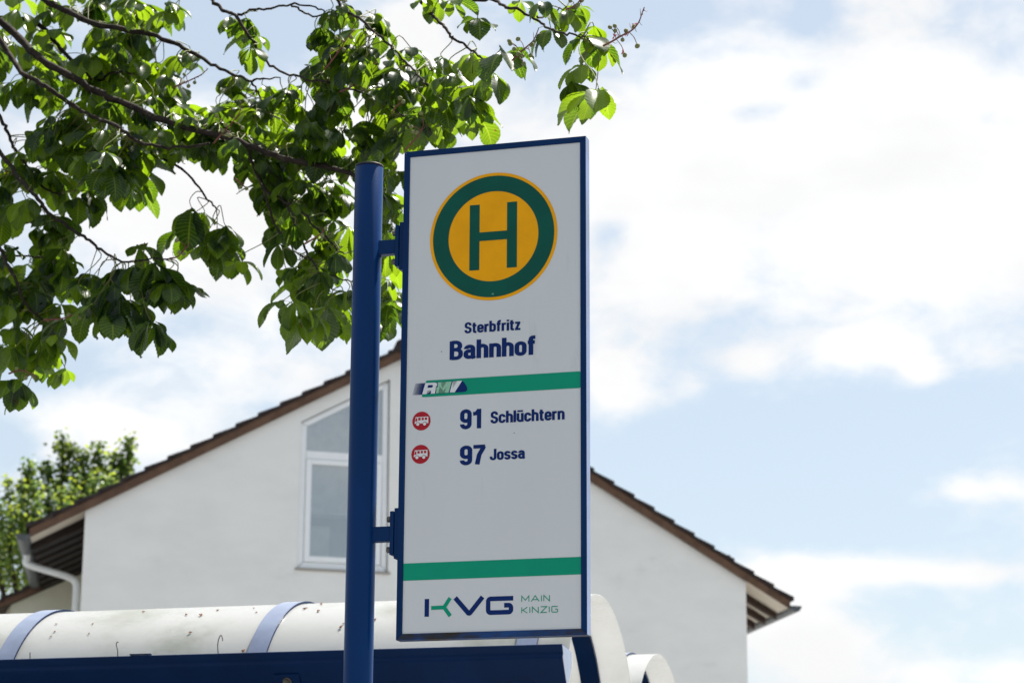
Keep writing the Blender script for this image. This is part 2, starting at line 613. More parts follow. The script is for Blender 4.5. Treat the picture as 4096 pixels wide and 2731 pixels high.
solid('bottom_rail', prism(SIGN, [(x0, z0), (xi0, zi0), (xi1, zi0), (x1, z0)], 'd', 0, ST), BOTTOM_DIRT, sign, bevel=0.0012)
face = solid('sign_face', boxg(SIGN, xi0 + .0003, xi1 - .0003, 0.003, ST - 0.003, zi0 + .0003, zi1 - .0003), FACE, sign)

MM = 0.001


def flat(name, polys, mat, parent, layer=1, step=0.00004):
    """flat marks on the face; polygons in metres (u, z); each on its own hair-thin level"""
    V, Fc = [], []
    for k, poly in enumerate(polys):
        dd_ = 0.003 - 0.0005 * layer - step * (k % 9)
        o = len(V)
        if isinstance(poly, tuple):           # a strip: left side, right side, closed
            L_, R_, closed = poly
            n = len(L_)
            V += [SIGN.p(a, dd_, b) for a, b in L_] + [SIGN.p(a, dd_, b) for a, b in R_]
            for i in range(n if closed else n - 1):
                j = (i + 1) % n
                Fc.append((o + i, o + j, o + n + j, o + n + i))
        else:
            V += [SIGN.p(a, dd_, b) for a, b in poly]
            Fc.append(tuple(o + i for i in range(len(poly))))
    bm = bmesh.new()
    bv = [bm.verts.new(tuple(p)) for p in V]
    for q in Fc:
        bm.faces.new([bv[i] for i in q])
    bmesh.ops.triangulate(bm, faces=[f_ for f_ in bm.faces if len(f_.verts) > 4], ngon_method='EAR_CLIP')
    bm.normal_update()
    for f_ in bm.faces:
        if f_.normal.dot(Vector(SD)) > 0:
            f_.normal_flip()
    me = bpy.data.meshes.new(name)
    bm.to_mesh(me)
    bm.free()
    me.materials.append(mat)
    o = bpy.data.objects.new(name, me)
    COL.objects.link(o)
    attach(o, parent)
    return o


def circle(cx, cz, r, n=72):
    return [(cx + r * math.cos(2 * math.pi * i / n), cz + r * math.sin(2 * math.pi * i / n)) for i in range(n)]


def fillet(path, r, closed=False, n=7):
    P = [np.array(p, float) for p in path]
    m = len(P)
    res = []
    for i in range(m):
        if not closed and i in (0, m - 1):
            res.append(P[i])
            continue
        a, b, c = P[(i - 1) % m], P[i], P[(i + 1) % m]
        la, lc = np.linalg.norm(a - b), np.linalg.norm(c - b)
        ka = la if (not closed and i == 1) else la / 2
        kc = lc if (not closed and i == m - 2) else lc / 2
        ua, uc = (a - b) / la, (c - b) / lc
        half = math.acos(max(-1, min(1, ua @ uc))) / 2
        if r <= 1e-6 or half > 1.5:
            res.append(b)
            continue
        t = min(r / math.tan(half), ka * 0.999, kc * 0.999)
        A, C = b + ua * t, b + uc * t
        rr = t * math.tan(half)
        cen = b + (ua + uc) / np.linalg.norm(ua + uc) * (rr / math.sin(half))
        va, vc = A - cen, C - cen
        ang = math.acos(max(-1, min(1, (va @ vc) / (rr * rr))))
        sgn = 1 if va[0] * vc[1] - va[1] * vc[0] > 0 else -1
        for k in range(n + 1):
            th = sgn * ang * k / n
            res.append(cen + np.array([va[0] * math.cos(th) - va[1] * math.sin(th), va[0] * math.sin(th) + va[1] * math.cos(th)]))
    keep = [res[0]]
    for q in res[1:]:
        if np.linalg.norm(q - keep[-1]) > 1e-7:
            keep.append(q)
    return keep


def stroke(path, w, r=0.0, closed=False):
    P = fillet(path, r, closed)
    n = len(P)
    L_, R_ = [], []
    for i in range(n):
        if closed:
            a, c = P[(i - 1) % n], P[(i + 1) % n]
        else:
            a, c = P[max(i - 1, 0)], P[min(i + 1, n - 1)]
        b = P[i]
        t1, t2 = b - a, c - b
        if np.linalg.norm(t1) < 1e-9:
            t1 = t2
        if np.linalg.norm(t2) < 1e-9:
            t2 = t1
        n1_ = np.array([-t1[1], t1[0]]) / np.linalg.norm(t1)
        n2_ = np.array([-t2[1], t2[0]]) / np.linalg.norm(t2)
        mm = n1_ + n2_
        mm = mm / np.linalg.norm(mm)
        k = w / 2 / max(0.35, mm @ n1_)
        L_.append(tuple(b + mm * k))
        R_.append(tuple(b - mm * k))
    return (L_, R_, closed)


# a narrow bold sans serif drawn from strokes: name -> (width, [(path, fillet, closed)])
h_ = 0.08
X_ = 0.74
l_, r_ = 0.08, 0.38
GL = {
    'o': (.46, [([(l_, h_), (r_, h_), (r_, X_ - h_), (l_, X_ - h_)], .15, True)]),
    'n': (.46, [([(l_, 0), (l_, X_)], 0, False), ([(l_, .35), (l_, X_ - h_), (r_, X_ - h_), (r_, 0)], .15, False)]),
    'h': (.46, [([(l_, 0), (l_, 1)], 0, False), ([(l_, .35), (l_, X_ - h_), (r_, X_ - h_), (r_, 0)], .15, False)]),
    'b': (.46, [([(l_, 0), (l_, 1)], 0, False), ([(l_, h_), (r_, h_), (r_, X_ - h_), (l_, X_ - h_)], .15, True)]),
    'a': (.47, [([(l_ + .01, X_ - .21), (l_ + .01, X_ - h_), (r_ - .01, X_ - h_), (r_ - .01, .0)], .13, False), ([(r_ - .01, .43), (l_, .40), (l_, h_), (r_ - .02, h_ + .02)], .12, False), ([(r_ - .01, .1), (r_ + .05, 0.02)], 0, False)]),
    'e': (.46, [([(r_, .21), (r_, h_), (l_, h_), (l_, X_ - h_), (r_, X_ - h_), (r_, .30)], .15, False), ([(l_, .36), (r_ + .08, .36)], 0, False)]),
    'c': (.45, [([(r_, .27), (r_, h_), (l_, h_), (l_, X_ - h_), (r_, X_ - h_), (r_, .48)], .15, False)]),
    's': (.43, [([(r_ - .03, .54), (r_ - .03, X_ - h_), (l_, X_ - h_), (l_, .42), (r_ - .03, .32), (r_ - .03, h_), (l_, h_), (l_, .21)], .12, False)]),
    'S': (.50, [([(r_ + .03, .70), (r_ + .03, 1 - h_), (l_ + .01, 1 - h_), (l_ + .01, .57), (r_ + .04, .43), (r_ + .04, h_), (l_, h_), (l_, .30)], .16, False)]),
    't': (.31, [([(.13, .93), (.13, h_ - .01), (.31, h_ - .01)], .09, False), ([(0, X_ - h_ + .015), (.30, X_ - h_ + .015)], 0, False)]),
    'r': (.31, [([(l_, 0), (l_, X_)], 0, False), ([(l_, .3), (l_, X_ - h_ - .01), (.31, X_ - h_ - .01)], .15, False)]),
    'f': (.31, [([(.13, 0), (.13, 1 - h_ + .01), (.31, 1 - h_ + .01)], .10, False), ([(0, X_ - h_ + .015), (.29, X_ - h_ + .015)], 0, False)]),
    'i': (.16, [([(.08, 0), (.08, X_)], 0, False), ([(.08, .84), (.08, 1)], 0, False)]),
    'l': (.16, [([(.08, 0), (.08, 1)], 0, False)]),
    'z': (.40, [([(.01, X_ - .075), (.39, X_ - .075)], 0, False), ([(0, .075), (.40, .075)], 0, False), ([(.09, .06), (.31, X_ - .06)], 0, False)]),
    'B': (.52, [([(l_, 0), (l_, 1)], 0, False), ([(l_, 1 - .075), (r_ + .03, 1 - .075), (r_ + .03, .53), (l_, .53)], .18, False), ([(l_, .53), (r_ + .06, .53), (r_ + .06, .075), (l_, .075)], .19, False)]),
    'u': (.46, [([(l_, X_), (l_, h_), (r_, h_), (r_, .38)], .15, False), ([(r_, 0), (r_, X_)], 0, False), ([(.13, .84), (.13, .98)], 0, False), ([(.33, .84), (.33, .98)], 0, False)]),
    'J': (.45, [([(l_ - .0, .33), (l_ - .0, h_), (r_ - .01, h_), (r_ - .01, 1)], .15, False)]),
    '9': (.48, [([(l_, .41), (r_ + .02, .41), (r_ + .02, 1 - h_), (l_, 1 - h_)], .16, True), ([(r_ + .02, .75), (r_ + .02, h_), (l_, h_), (l_, .25)], .16, False)]),
    '1': (.40, [([(.28, 0), (.28, 1)], 0, False), ([(0.02, .76), (.16, .77), (.27, .93)], .1, False)]),
    '7': (.48, [([(0, 1 - .075), (.48, 1 - .075)], 0, False), ([(.42, .93), (.40, .84), (.24, .5), (.16, 0)], .3, False)]),
}


def lettering(name, text, u0, u1, base, top, mat, parent, layer=1, gap=0.06, w=0.19):
    polys, x = [], 0.0
    raw = []
    for ch in text:
        wd, paths = GL[ch]
        for path, r, cl_ in paths:
            raw.append(stroke([(a + x, b) for a, b in path], w, r, cl_))
        x += wd + gap
    x -= gap
    sx, sz = (u1 - u0) / x, (top - base)
    for L_, R_, cl_ in raw:
        polys.append(([(u0 + a * sx, base + b * sz) for a, b in L_], [(u0 + a * sx, base + b * sz) for a, b in R_], cl_))
    return flat(name, polys, mat, parent, layer)


# roundel
rc = (-0.001, 0.4003)
round_ = flat('stop_roundel', [circle(rc[0], rc[1], 0.175, 96)], YELLOW, sign, 1)
n_ = 96
flat('green_ring', [(circle(rc[0], rc[1], 0.1665, n_), circle(rc[0], rc[1], 0.1235, n_), True)], GREEN_DARK, round_, 2)
flat('stop_letter', [[(-.0662, .3102), (-.0388, .3102), (-.0388, .490), (-.0662, .490)], [(.0367, .3105), (.0641, .3105), (.0641, .4904), (.0367, .4904)],
                     [(-.0388, .3892), (.0367, .3890), (.0367, .4128), (-.0388, .4128)]], GREEN_DARK, round_, 2)
tiny = [stroke(circle(-.0024, .2413, .0010, 12), .0005, 0, True), stroke(circle(-.0024, .2437, .0008, 12), .0005, 0, True),
        stroke(circle(.0006, .2413, .0010, 12), .0005, 0, True), stroke([(.0016, .240), (.0016, .2450)], .0005)]
flat('ring_number', tiny, GREEN_PALE, round_, 3)
# names
lettering('stop_name_lettering', 'Sterbfritz', -.0772, .0745, .1408, .1700, NAVY, sign)
lettering('stop_name_lettering', 'Bahnhof', -.1168, .1149, .0718, .1220, NAVY, sign)
# upper stripe with the transport association mark
stripe_pts = fillet([(.2353, .0204), (-.1812, .0204), (-.1933, -.0236), (.2353, -.0236)], .004, True)
stripe = flat('green_stripe', [[tuple(p) for p in stripe_pts]], GREEN, sign, 1)
RMVP = {'navy': [(-1838, 141), (-817, 144), (-755, 74), (-702, -15), (-679, -81), (-684, -118), (-727, -154), (-796, -162), (-1921, -162)],
        'R': [(-1829, 137), (-1566, 135), (-1519, 119), (-1504, 75), (-1518, 33), (-1556, 5), (-1564, -7), (-1541, -34), (-1554, -101), (-1562, -157), (-1679, -157), (-1664, -86), (-1677, -65), (-1761, -65), (-1794, -159), (-1912, -159)],
        'Rc': [(-1749, 74), (-1640, 75), (-1615, 50), (-1630, 16), (-1669, 4), (-1768, 6)],
        'M': [(-1491, 134), (-1405, 136), (-1362, -45), (-1250, 136), (-1105, 138), (-1187, -157), (-1290, -157), (-1245, 8), (-1378, -155), (-1432, 24), (-1468, -153), (-1538, -154), (-1512, -69), (-1526, -34), (-1535, -16), (-1492, 12), (-1473, 65)],
        'V': [(-1083, 131), (-1075, -44), (-959, 140), (-822, 141), (-1022, -156), (-1158, -155)]}
Q = {k: [(a * 1e-4, b * 1e-4) for a, b in p] for k, p in RMVP.items()}
logo = flat('association_logo', [Q['navy']], NAVY, sign, 2)
flat('logo_letter', [Q['R']], MARK_WHITE, logo, 3)
flat('letter_counter', [Q['Rc']], NAVY, logo, 4)
flat('logo_letter', [Q['M']], GREEN_PALE, logo, 3)
flat('logo_letter', [Q['V']], MARK_WHITE, logo, 3)
lines = []
for k in range(12):
    t = k / 11.0
    wl = 0.0006 + 0.0019 * t
    ut, ub = -.2096 + (.0258) * t, -.2175 + (.0258) * t
    lines.append([(ut, .0139), (ut + wl, .0139), (ub + wl, -.0166), (ub, -.0166)])
flat('speed_lines', lines, NAVY, logo, 2)
# two routes
for (cu, cz) in ((-.1925, -.0869), (-.1935, -.1750)):
    disc = flat('route_symbol', [circle(cu, cz, .0250, 48)], RED, sign, 1)
    du, dz = cu + .1925, cz + .0869
    off = lambda pp: [(a * 1e-4 + du, b * 1e-4 + dz) for a, b in pp]
    body = flat('bus_pictogram', [off([(-2081, -761), (-1736, -760), (-1734, -933), (-2109, -935)])], MARK_WHITE, disc, 2)
    flat('bus_window', [off([(-2068, -788), (-2037, -786), (-2039, -874), (-2091, -876)]), off([(-2009, -782), (-1946, -782), (-1945, -849), (-2009, -849)]),
                        off([(-1916, -782), (-1858, -782), (-1857, -847), (-1915, -847)]), off([(-1829, -784), (-1768, -782), (-1767, -846), (-1829, -846)]),
                        circle(-.2018 + du, -.0952 + dz, .0056, 24), circle(-.1831 + du, -.0953 + dz, .0056, 24)], RED, disc, 3)
    flat('bus_wheel', [circle(-.2018 + du, -.0952 + dz, .0042, 24), circle(-.1831 + du, -.0953 + dz, .0042, 24)], MARK_WHITE, disc, 4)
lettering('route_number', '91', -.0862, -.0283, -.1146, -.0632, NAVY, sign)
lettering('route_number', '97', -.0856, -.0187, -.2093, -.1590, NAVY, sign)
lettering('destination_lettering', 'Schluchtern', -.0042, .1926, -.1036, -.0725, NAVY, sign)
lettering('destination_lettering', 'Jossa', -.0055, .0878, -.2000, -.1708, NAVY, sign)
# lower stripe and operator logo
flat('green_stripe', [[(-.2353, -.5032), (.2353, -.5032), (.2353, -.4587), (-.2353, -.4587)]], GREEN, sign, 1)


def bar(a, b, w):
    return stroke([a, b], w)


lk = flat('logo_letter', [stroke([(-.1704, -.5519), (-.1704, -.5972)], .0118)], NAVY, sign, 1)
flat('letter_arm', [stroke([(-.1588, -.5753), (-.1240, -.5748), (-.1082, -.5512)], .0100, .004), stroke([(-.1240, -.5748), (-.1074, -.5974)], .0100)], GREEN, lk, 1)
flat('logo_letter', [stroke([(-.0950, -.5513), (-.0573, -.5940), (-.0220, -.5514)], .0122, .004)], NAVY, sign, 1)
flat('logo_letter', [stroke([(.0588, -.5572), (-.0072, -.5572), (-.0072, -.5920), (.0530, -.5920), (.0530, -.5745), (.0350, -.5745)], .0118, .0065)], NAVY, sign, 1)
LT = {
    'M': (23, [[(0, 0), (0, 16), (11.5, 4), (23, 16), (23, 0)]]), 'A': (25, [[(0, 0), (12.5, 16), (25, 0)], [(4.5, 5), (20.5, 5)]]),
    'I': (0, [[(0, 0), (0, 16)]]), 'N': (18, [[(0, 0), (0, 16), (18, 0), (18, 16)]]), 'K': (17, [[(0, 0), (0, 16)], [(17, 16), (3, 8), (17, 0)], [(0, 8), (4, 8)]]),
    'Z': (18, [[(0, 16), (18, 16), (0, 0), (18, 0)]]), 'G': (18, [[(18, 15.5), (0, 16), (0, 0), (18, 0), (18, 8), (10, 8)]]),
}


def thin_line(name, text, u0, u1, base, top):
    x, raw = 0.0, []
    for i, ch in enumerate(text):
        wd, paths = LT[ch]
        for p in paths:
            raw.append([(a + x, b) for a, b in p])
        x += wd + 7.5
    x -= 7.5
    sx, sz = (u1 - u0) / x, (top - base) / 16
    polys = [stroke([(u0 + a * sx, base + b * sz) for a, b in p], .0021, .0028 if len(p) == 6 else 0) for p in raw]
    return flat(name, polys, GREEN, sign, 1)


thin_line('region_lettering', 'MAIN', .0811, .1535, -.5673, -.5527)
thin_line('region_lettering', 'KINZIG', .0811, .1752, -.5958, -.5812)

# specks of dirt and a stuck hair along the face's top edge
# brackets
for zc in (0.395, -0.3785):
    geo = merge([boxg(SIGN, -0.330, -0.2755, 0.006, 0.032, zc - .0195, zc + .0195)])
    br = solid('bracket', geo, BLUE, sign, bevel=0.002)
    solid('bracket_plate', boxg(SIGN, -0.2752, -0.2645, 0.003, 0.036, zc - .056, zc + .058), BLUE, br, bevel=0.002)
    solid('bracket_plate', boxg(SIGN, -0.2637, -0.2520, 0.006, 0.033, zc - .066, zc + .066), BLUE, br, bevel=0.0015)
    for zb in (zc + .038, zc - .042):
        v, f = tube_geo([SIGN.p(-0.2840, 0.012, zb), SIGN.p(-0.2754, 0.012, zb)], [.0080, .0080], 6)
        solid('bolt', (v, f), STEEL, br)

# ================================================================ SHELTER
E0 = np.array([0.1647268, 7.3, 0.84735694 + EYE])
SHF = Frame(E0, SU, SD)
CD, CZ, CR = 0.53, -0.292, 0.52
UL = -5.05
shelter = empty('bus_shelter', (float(SHF.p(-2.5, .55, 0)[0]), float(SHF.p(-2.5, .55, 0)[1]), 0.12),
                'white barrel vaulted bus shelter with blue front beam and blue arches behind the sign', 'bus shelter', 'barrel roofed shelters')
FB = -(E0[2] - 0.12)                       # pavement level in shelter heights


def arc(r, a0, a1, n):
    return [(CD - r * math.cos(a0 + (a1 - a0) * i / n), CZ + r * math.sin(a0 + (a1 - a0) * i / n)) for i in range(n + 1)]


def shell(u0, u1, r0, r1, a0, a1, n=56, nu=1):
    V, Fc = [], []
    o_, i_ = arc(r1, a0, a1, n), arc(r0, a0, a1, n)
    us = [u0 + (u1 - u0) * k / nu for k in range(nu + 1)]
    m = n + 1
    for u in us:
        V += [SHF.p(u, a, b) for a, b in o_] + [SHF.p(u, a, b) for a, b in i_]
    for k in range(nu):
        b0, b1 = k * 2 * m, (k + 1) * 2 * m
        for i in range(n):
            Fc.append((b0 + i, b0 + i + 1, b1 + i + 1, b1 + i))
            Fc.append((b0 + m + i, b1 + m + i, b1 + m + i + 1, b0 + m + i + 1))
        for i in (0, n):
            Fc.append((b0 + i, b1 + i, b1 + m + i, b0 + m + i))
    for b in (0, nu * 2 * m):
        for i in range(n):
            Fc.append((b + i, b + i + 1, b + m + i + 1, b + m + i))
    return V, Fc


A0, A1 = rad(27.5), rad(180)
ARCHES = [-0.145, -1.09, -2.035, -2.98, -3.925, -4.87]
edges = [0.0] + [(a) for a in ARCHES[1:]]
cuts = [0.0, -1.0915, -2.0365, -2.9815, -3.9265, UL]
for a, b in zip(cuts[:-1], cuts[1:]):
    o = solid('roof_sheet', shell(b + .0005, a - .0005, CR - .003, CR, A0, A1), SHEET, shelter)
    for p_ in o.data.polygons:
        p_.use_smooth = True
    mod = o.modifiers.new('es', 'EDGE_SPLIT')
    mod.split_angle = rad(40)


def smooth_split(o, ang=40):
    for p_ in o.data.polygons:
        p_.use_smooth = True
    md = o.modifiers.new('es', 'EDGE_SPLIT')
    md.split_angle = rad(ang)


for a in ARCHES:
    ar = solid('arch', shell(a - .036, a + .034, CR - .017, CR - .0042, rad(16), A1), BLUE_BEAM, shelter)
    smooth_split(ar)
    st = solid('cover_strip', shell(a - .036, a + .034, CR + .0012, CR + .0085, A0, A1 - .02), BLUE_SHEEN, ar)
    st.data.materials.append(BLUE_BEAM)  # pale top imitates sun sheen, side faces keep the dark blue
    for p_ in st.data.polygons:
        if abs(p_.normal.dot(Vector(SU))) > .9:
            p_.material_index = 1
    smooth_split(st)
    # fixing bolt low on the strip
    aa = rad(33)
    p0 = SHF.p(a + .006, CD - (CR + .008) * math.cos(aa), CZ + (CR + .008) * math.sin(aa))
    nn = -SD * math.cos(aa) + np.array([0, 0, math.sin(aa)])
    v, f = tube_geo([p0, p0 + nn * .009, p0 + nn * .012], [.010, .010, .007], 12)
    solid('strip_bolt', (v, f), STEEL, ar)

beam_poly = [(0, 0), (.006, .002), (.121, -.011), (.119, -.06), (.079, -.117), (.075, -.170), (.066, -.170), (.054, -.119), (.008, -.044), (.0065, -.038), (.0125, -.027), (.012, -.023)]
beam = solid('front_beam', prism(SHF, beam_poly, 'u', UL, 0), BLUE_BEAM, shelter)
endc = solid('end_cap', prism(SHF, [(.0005, -.0008), (.120, -.0125), (.1183, -.06), (.0785, -.1165), (.0745, -.1695), (.0665, -.1695), (.0545, -.119), (.0085, -.043), (.007, -.038), (.013, -.027)], 'u', 0.0002, 0.0022), BLUE_SHEEN, beam)  # pale colour imitates bright sky glancing off the beam end
# bolted plates on the sloping lower face of the beam
tv = np.array([.046, -.075]) / math.hypot(.046, .075)
nv = np.array([-tv[1], tv[0]])
nv = -nv if nv[0] > 0 else nv
for uc in (-.951, -3.05):
    c0 = np.array([.008, -.044]) + tv * .030
    poly = [tuple(c0 + nv * .0003), tuple(c0 + tv * .062 + nv * .0003), tuple(c0 + tv * .062 + nv * .006), tuple(c0 + nv * .006)]
    pl = solid('bolt_plate', prism(SHF, poly, 'u', uc - .045, uc + .045), BLUE_BEAM, beam, bevel=.001)
    cb = c0 + tv * .026 + nv * .0062
    a3 = SHF.p(uc, cb[0], cb[1])
    b3 = SHF.p(uc, *(cb + nv * .003))
    c3 = SHF.p(uc, *(cb + nv * .012))
    g1 = tube_geo([a3, b3], [.0155, .0155], 20)
    g2 = tube_geo([b3 + (c3 - b3) * .02, c3], [.0115, .0105], 6)
    solid('hex_bolt', merge([g1, g2]), STEEL, beam)
# small clip on the beam's top edge
solid('clip', boxg(SHF, -1.515, -1.440, .004, .02, .0035, .008), BLUE_BEAM, beam)
# posts, rear beam and glazing
solid('rear_beam', boxg(SHF, UL, 0, 1.005, 1.075, -.40, -.30), BLUE_BEAM, shelter)
for uc in (-.951, -3.05, -4.87):
    solid('post', boxg(SHF, uc - .04, uc + .04, .050, .130, FB, -.172), BLUE_BEAM, shelter)
for uc in ARCHES:
    solid('post', boxg(SHF, uc - .03, uc + .03, 1.01, 1.07, FB, -.402), BLUE_BEAM, shelter)
for a, b in zip(ARCHES[:-1], ARCHES[1:]):
    solid('glass_panel', boxg(SHF, b + .04, a - .04, 1.035, 1.043, FB + .35, -.45), GLASS, shelter)
solid('bench_seat', boxg(SHF, -4.0, -1.0, .62, .98, FB + .42, FB + .46), RAFTER, shelter, bevel=.006)
for uc in (-3.8, -2.5, -1.2):
    solid('bench_leg', boxg(SHF, uc - .03, uc + .03, .70, .90, FB, FB + .419), BLUE_BEAM, shelter)

# the second shelter stands further back
B2 = np.array([0.622, 9.6, 1.078 + EYE]) + SD * .05
T1 = SHF.p(0, CD, CZ + CR)
sh2 = copy_tree(shelter)
sh2.location = Vector(shelter.location) + Vector(B2 - T1)
tag(sh2, 'second white barrel vaulted shelter further back right of the sign', 'bus shelter', 'barrel roofed shelters')

# ---- dry husks on the roof, and thin twigs behind the beam edge
def husk_mesh():
    geos = []
    for k in range(5):
        a = RNG.uniform(0, 6.28)
        L_ = RNG.uniform(.006, .012)
        dirv = np.array([math.cos(a), math.sin(a), RNG.uniform(.0, .5)])
        mid_ = dirv * L_ * .5 + np.array([0, 0, .003])
        end_ = dirv * L_
        geos.append(tube_geo([np.zeros(3), mid_, end_], [.0016, .0026, .0006], 5))
    return merge(geos)


HUSK_PX = [(428, 1402 + 10), (500, 1402), (583, 1397), (730, 1404), (818, 1424), (738, 1376), (1020, 1386), (923, 1400), (620 - 30, 1406), (462, 1413),
           (213, 1433), (205, 1455), (130, 1433), (127, 1450), (437, 1453), (62, 1453), (330, 1405), (790, 1432), (862, 1424), (700, 1398), (1128, 1384), (1158, 1390), (118, 1461), (560, 1493), (783, 1441)]
variants = []
HF = Frame((0, 0, 0), SU, SD)


def roof_hit(x, y):
    """point where the ray through (x, y) (2352 wide) meets the outside of the vault"""
    d = ray(x * K, y * K)
    d = d / np.linalg.norm(d)
    o = EYEV - E0
    du, dz = d @ SD, d[2]
    ou, oz = o @ SD, o[2]
    a = du * du + dz * dz
    b = 2 * ((ou - CD) * du + (oz - CZ) * dz)
    c = (ou - CD) ** 2 + (oz - CZ) ** 2 - (CR + .0003) ** 2
    disc = b * b - 4 * a * c
    if disc < 0:
        return None
    t = (-b - math.sqrt(disc)) / (2 * a)
    P = EYEV + d * t
    rel = P - E0
    n = SD * (rel @ SD - CD) + np.array([0, 0, rel[2] - CZ])
    return P, n / np.linalg.norm(n)


k = 0
for (x, y) in HUSK_PX:
    hit = roof_hit(x, y) or roof_hit(x, y + 6) or roof_hit(x, y + 12)
    if hit is None:
        continue
    P, n = hit
    if k < 5:
        hv, hf = husk_mesh()
        ho = mesh_object('dry_husk', hv, hf, HUSK)
        variants.append(ho)
    else:
        ho = variants[k % 5].copy()
        COL.objects.link(ho)
    ho.location = P + n * .001
    q = Vector(n).to_track_quat('Z', 'Y').to_matrix().to_4x4() @ Matrix.Rotation(RNG.uniform(0, 6.28), 4, 'Z')
    ho.rotation_euler = q.to_euler()
    s = RNG.uniform(.45, .95)
    ho.scale = (s * RNG.uniform(.8, 1.5), s, s)
    tag(ho, 'tiny dry brown bud husk lying on the curved white roof of the near shelter', 'husk', 'dry husks on the shelter roof')
    k += 1
for (lab, pts) in (('dark hooked twig standing upright behind the blue beam edge', [(501, 1500), (500, 1480), (503, 1465), (508, 1458), (511, 1466), (511, 1471)]),
                   ('short thin dark twig standing behind the blue beam, nearer the left arch', [(270, 1506), (270, 1492), (267, 1480), (269, 1474), (272, 1474)]),
                   ('stubby dark stem end poking up behind the blue beam at far left', [(69, 1512), (69, 1500), (70, 1497)])):
    P = [at(x, y, 7.42) for x, y in pts]
    # stand them just behind the beam's upper edge
    P = [on_plane(x * K, y * K, SHF.p(0, .03, 0), SD) for x, y in pts]
    v, f = tube_geo(smooth_path(P, 4), [.0016] * (len(pts) * 4 - 3), 6)
    tag(mesh_object('twig', v, f, TWIG, smooth=True), lab, 'twig', 'twigs behind the beam')

# ================================================================ HOUSE
GY = -0.29
GU, GD = np.array([math.cos(GY), -math.sin(GY), 0]), np.array([math.sin(GY), math.cos(GY), 0])   # along the gable / square to it
EV = np.array([math.sin(-0.165), math.cos(-0.165), 0])                                             # along the eaves
A = np.array([-6.44701242, 34.0, 5.91659892 + EYE])
HG = Frame(A, GU, GD)          # square frame for wall details
HE = Frame(A, GU, EV)          # eaves frame
gz = -A[2]
APX = (4.86, 2.72)
RW = 10.75
SLO = 0.56
house = empty('white_house', (float(HG.p(5.3, 4, 0)[0]), float(HG.p(5.3, 4, 0)[1]), 0), 'white plastered gable house with brown tiled roof and one tall sloping topped window', 'house')
DEPTH = 8.5
WIN = [(3.28, -.70), (4.72, -.70), (4.70, 2.39), (3.28, 1.60)]


def wall_with_hole(name, outer, hole, back, mat, parent):
    bm = bmesh.new()
    ov = [bm.verts.new(tuple(HG.p(u, 0, z))) for u, z in outer]
    hv = [bm.verts.new(tuple(HG.p(u, 0, z))) for u, z in hole]
    es = []
    for L_ in (ov, hv):
        for i in range(len(L_)):
            es.append(bm.edges.new((L_[i], L_[(i + 1) % len(L_)])))
    bmesh.ops.triangle_fill(bm, edges=es, use_beauty=True)
    # reveal of the opening
    h2 = [bm.verts.new(tuple(HG.p(u, .14, z))) for u, z in hole]
    for i in range(len(hv)):
        j = (i + 1) % len(hv)
        bm.faces.new((hv[i], hv[j], h2[j], h2[i]))
    # side and rear walls
    bv = [bm.verts.new(tuple(HE.p(u, back, z))) for u, z in outer]
    for i in range(len(ov)):
        j = (i + 1) % len(ov)
        bm.faces.new((ov[i], ov[j], bv[j], bv[i]))
    bm.faces.new(bv)
    return bm_object(name, bm, mat, parent)


wall_poly = [(0, gz), (RW, gz), (RW, -.58), APX, (0, 0)]
wall = wall_with_hole('wall', wall_poly, WIN, DEPTH, PLASTER, house)
solid('wall_vent', merge([tube_geo([HG.p(10.46, .01, -.17), HG.p(10.46, -.012, -.17)], [.028, .022], 12)]), GASKET, wall)

# window: frame members around the slanted opening, sash below, bars, glass, sill
win = solid('window', merge([
    prism(HG, [(3.288, -.69), (3.378, -.60), (3.378, 1.545), (3.288, 1.592)], 'd', .045, .12),
    prism(HG, [(4.712, -.69), (4.690, 2.372), (4.600, 2.232), (4.622, -.60)], 'd', .045, .12),
    prism(HG, [(3.292, -.694), (4.708, -.694), (4.618, -.603), (3.382, -.603)], 'd', .046, .121),
    prism(HG, [(3.292, 1.594), (3.384, 1.548), (4.596, 2.230), (4.684, 2.374)], 'd', .046, .121),
    prism(HG, [(3.381, 1.03), (4.607, 1.03), (4.607, 1.155), (3.381, 1.155)], 'd', .044, .118)]), FRAME_W, house, bevel=.006)
solid('window_joint', merge([
    prism(HG, [(3.281, 1.604), (3.281, 1.592), (4.701, 2.374), (4.699, 2.388)], 'd', .02, .055),
    prism(HG, [(4.7125, -.695), (4.7195, -.695), (4.6995, 2.37), (4.6915, 2.37)], 'd', .02, .055)]), GASKET, win)
solid('sash', merge([boxg(HG, 3.384, 3.474, .03, .10, -.597, 1.024), boxg(HG, 4.524, 4.604, .03, .10, -.597, 1.024),
                     boxg(HG, 3.4745, 4.5235, .031, .101, -.597, -.507), boxg(HG, 3.4745, 4.5235, .031, .101, .944, 1.024)]), FRAME_W, win, bevel=.006)
solid('pane', prism(HG, [(3.37, 1.15), (4.61, 1.15), (4.60, 2.245), (3.37, 1.552)], 'd', .078, .084), GLASS, win)
solid('pane', boxg(HG, 3.47, 4.53, .068, .074, -.512, .95), GLASS, win)
solid('window_sill', boxg(HG, 3.245, 4.755, -.03, .10, -.742, -.702), SILL, win, bevel=.006)
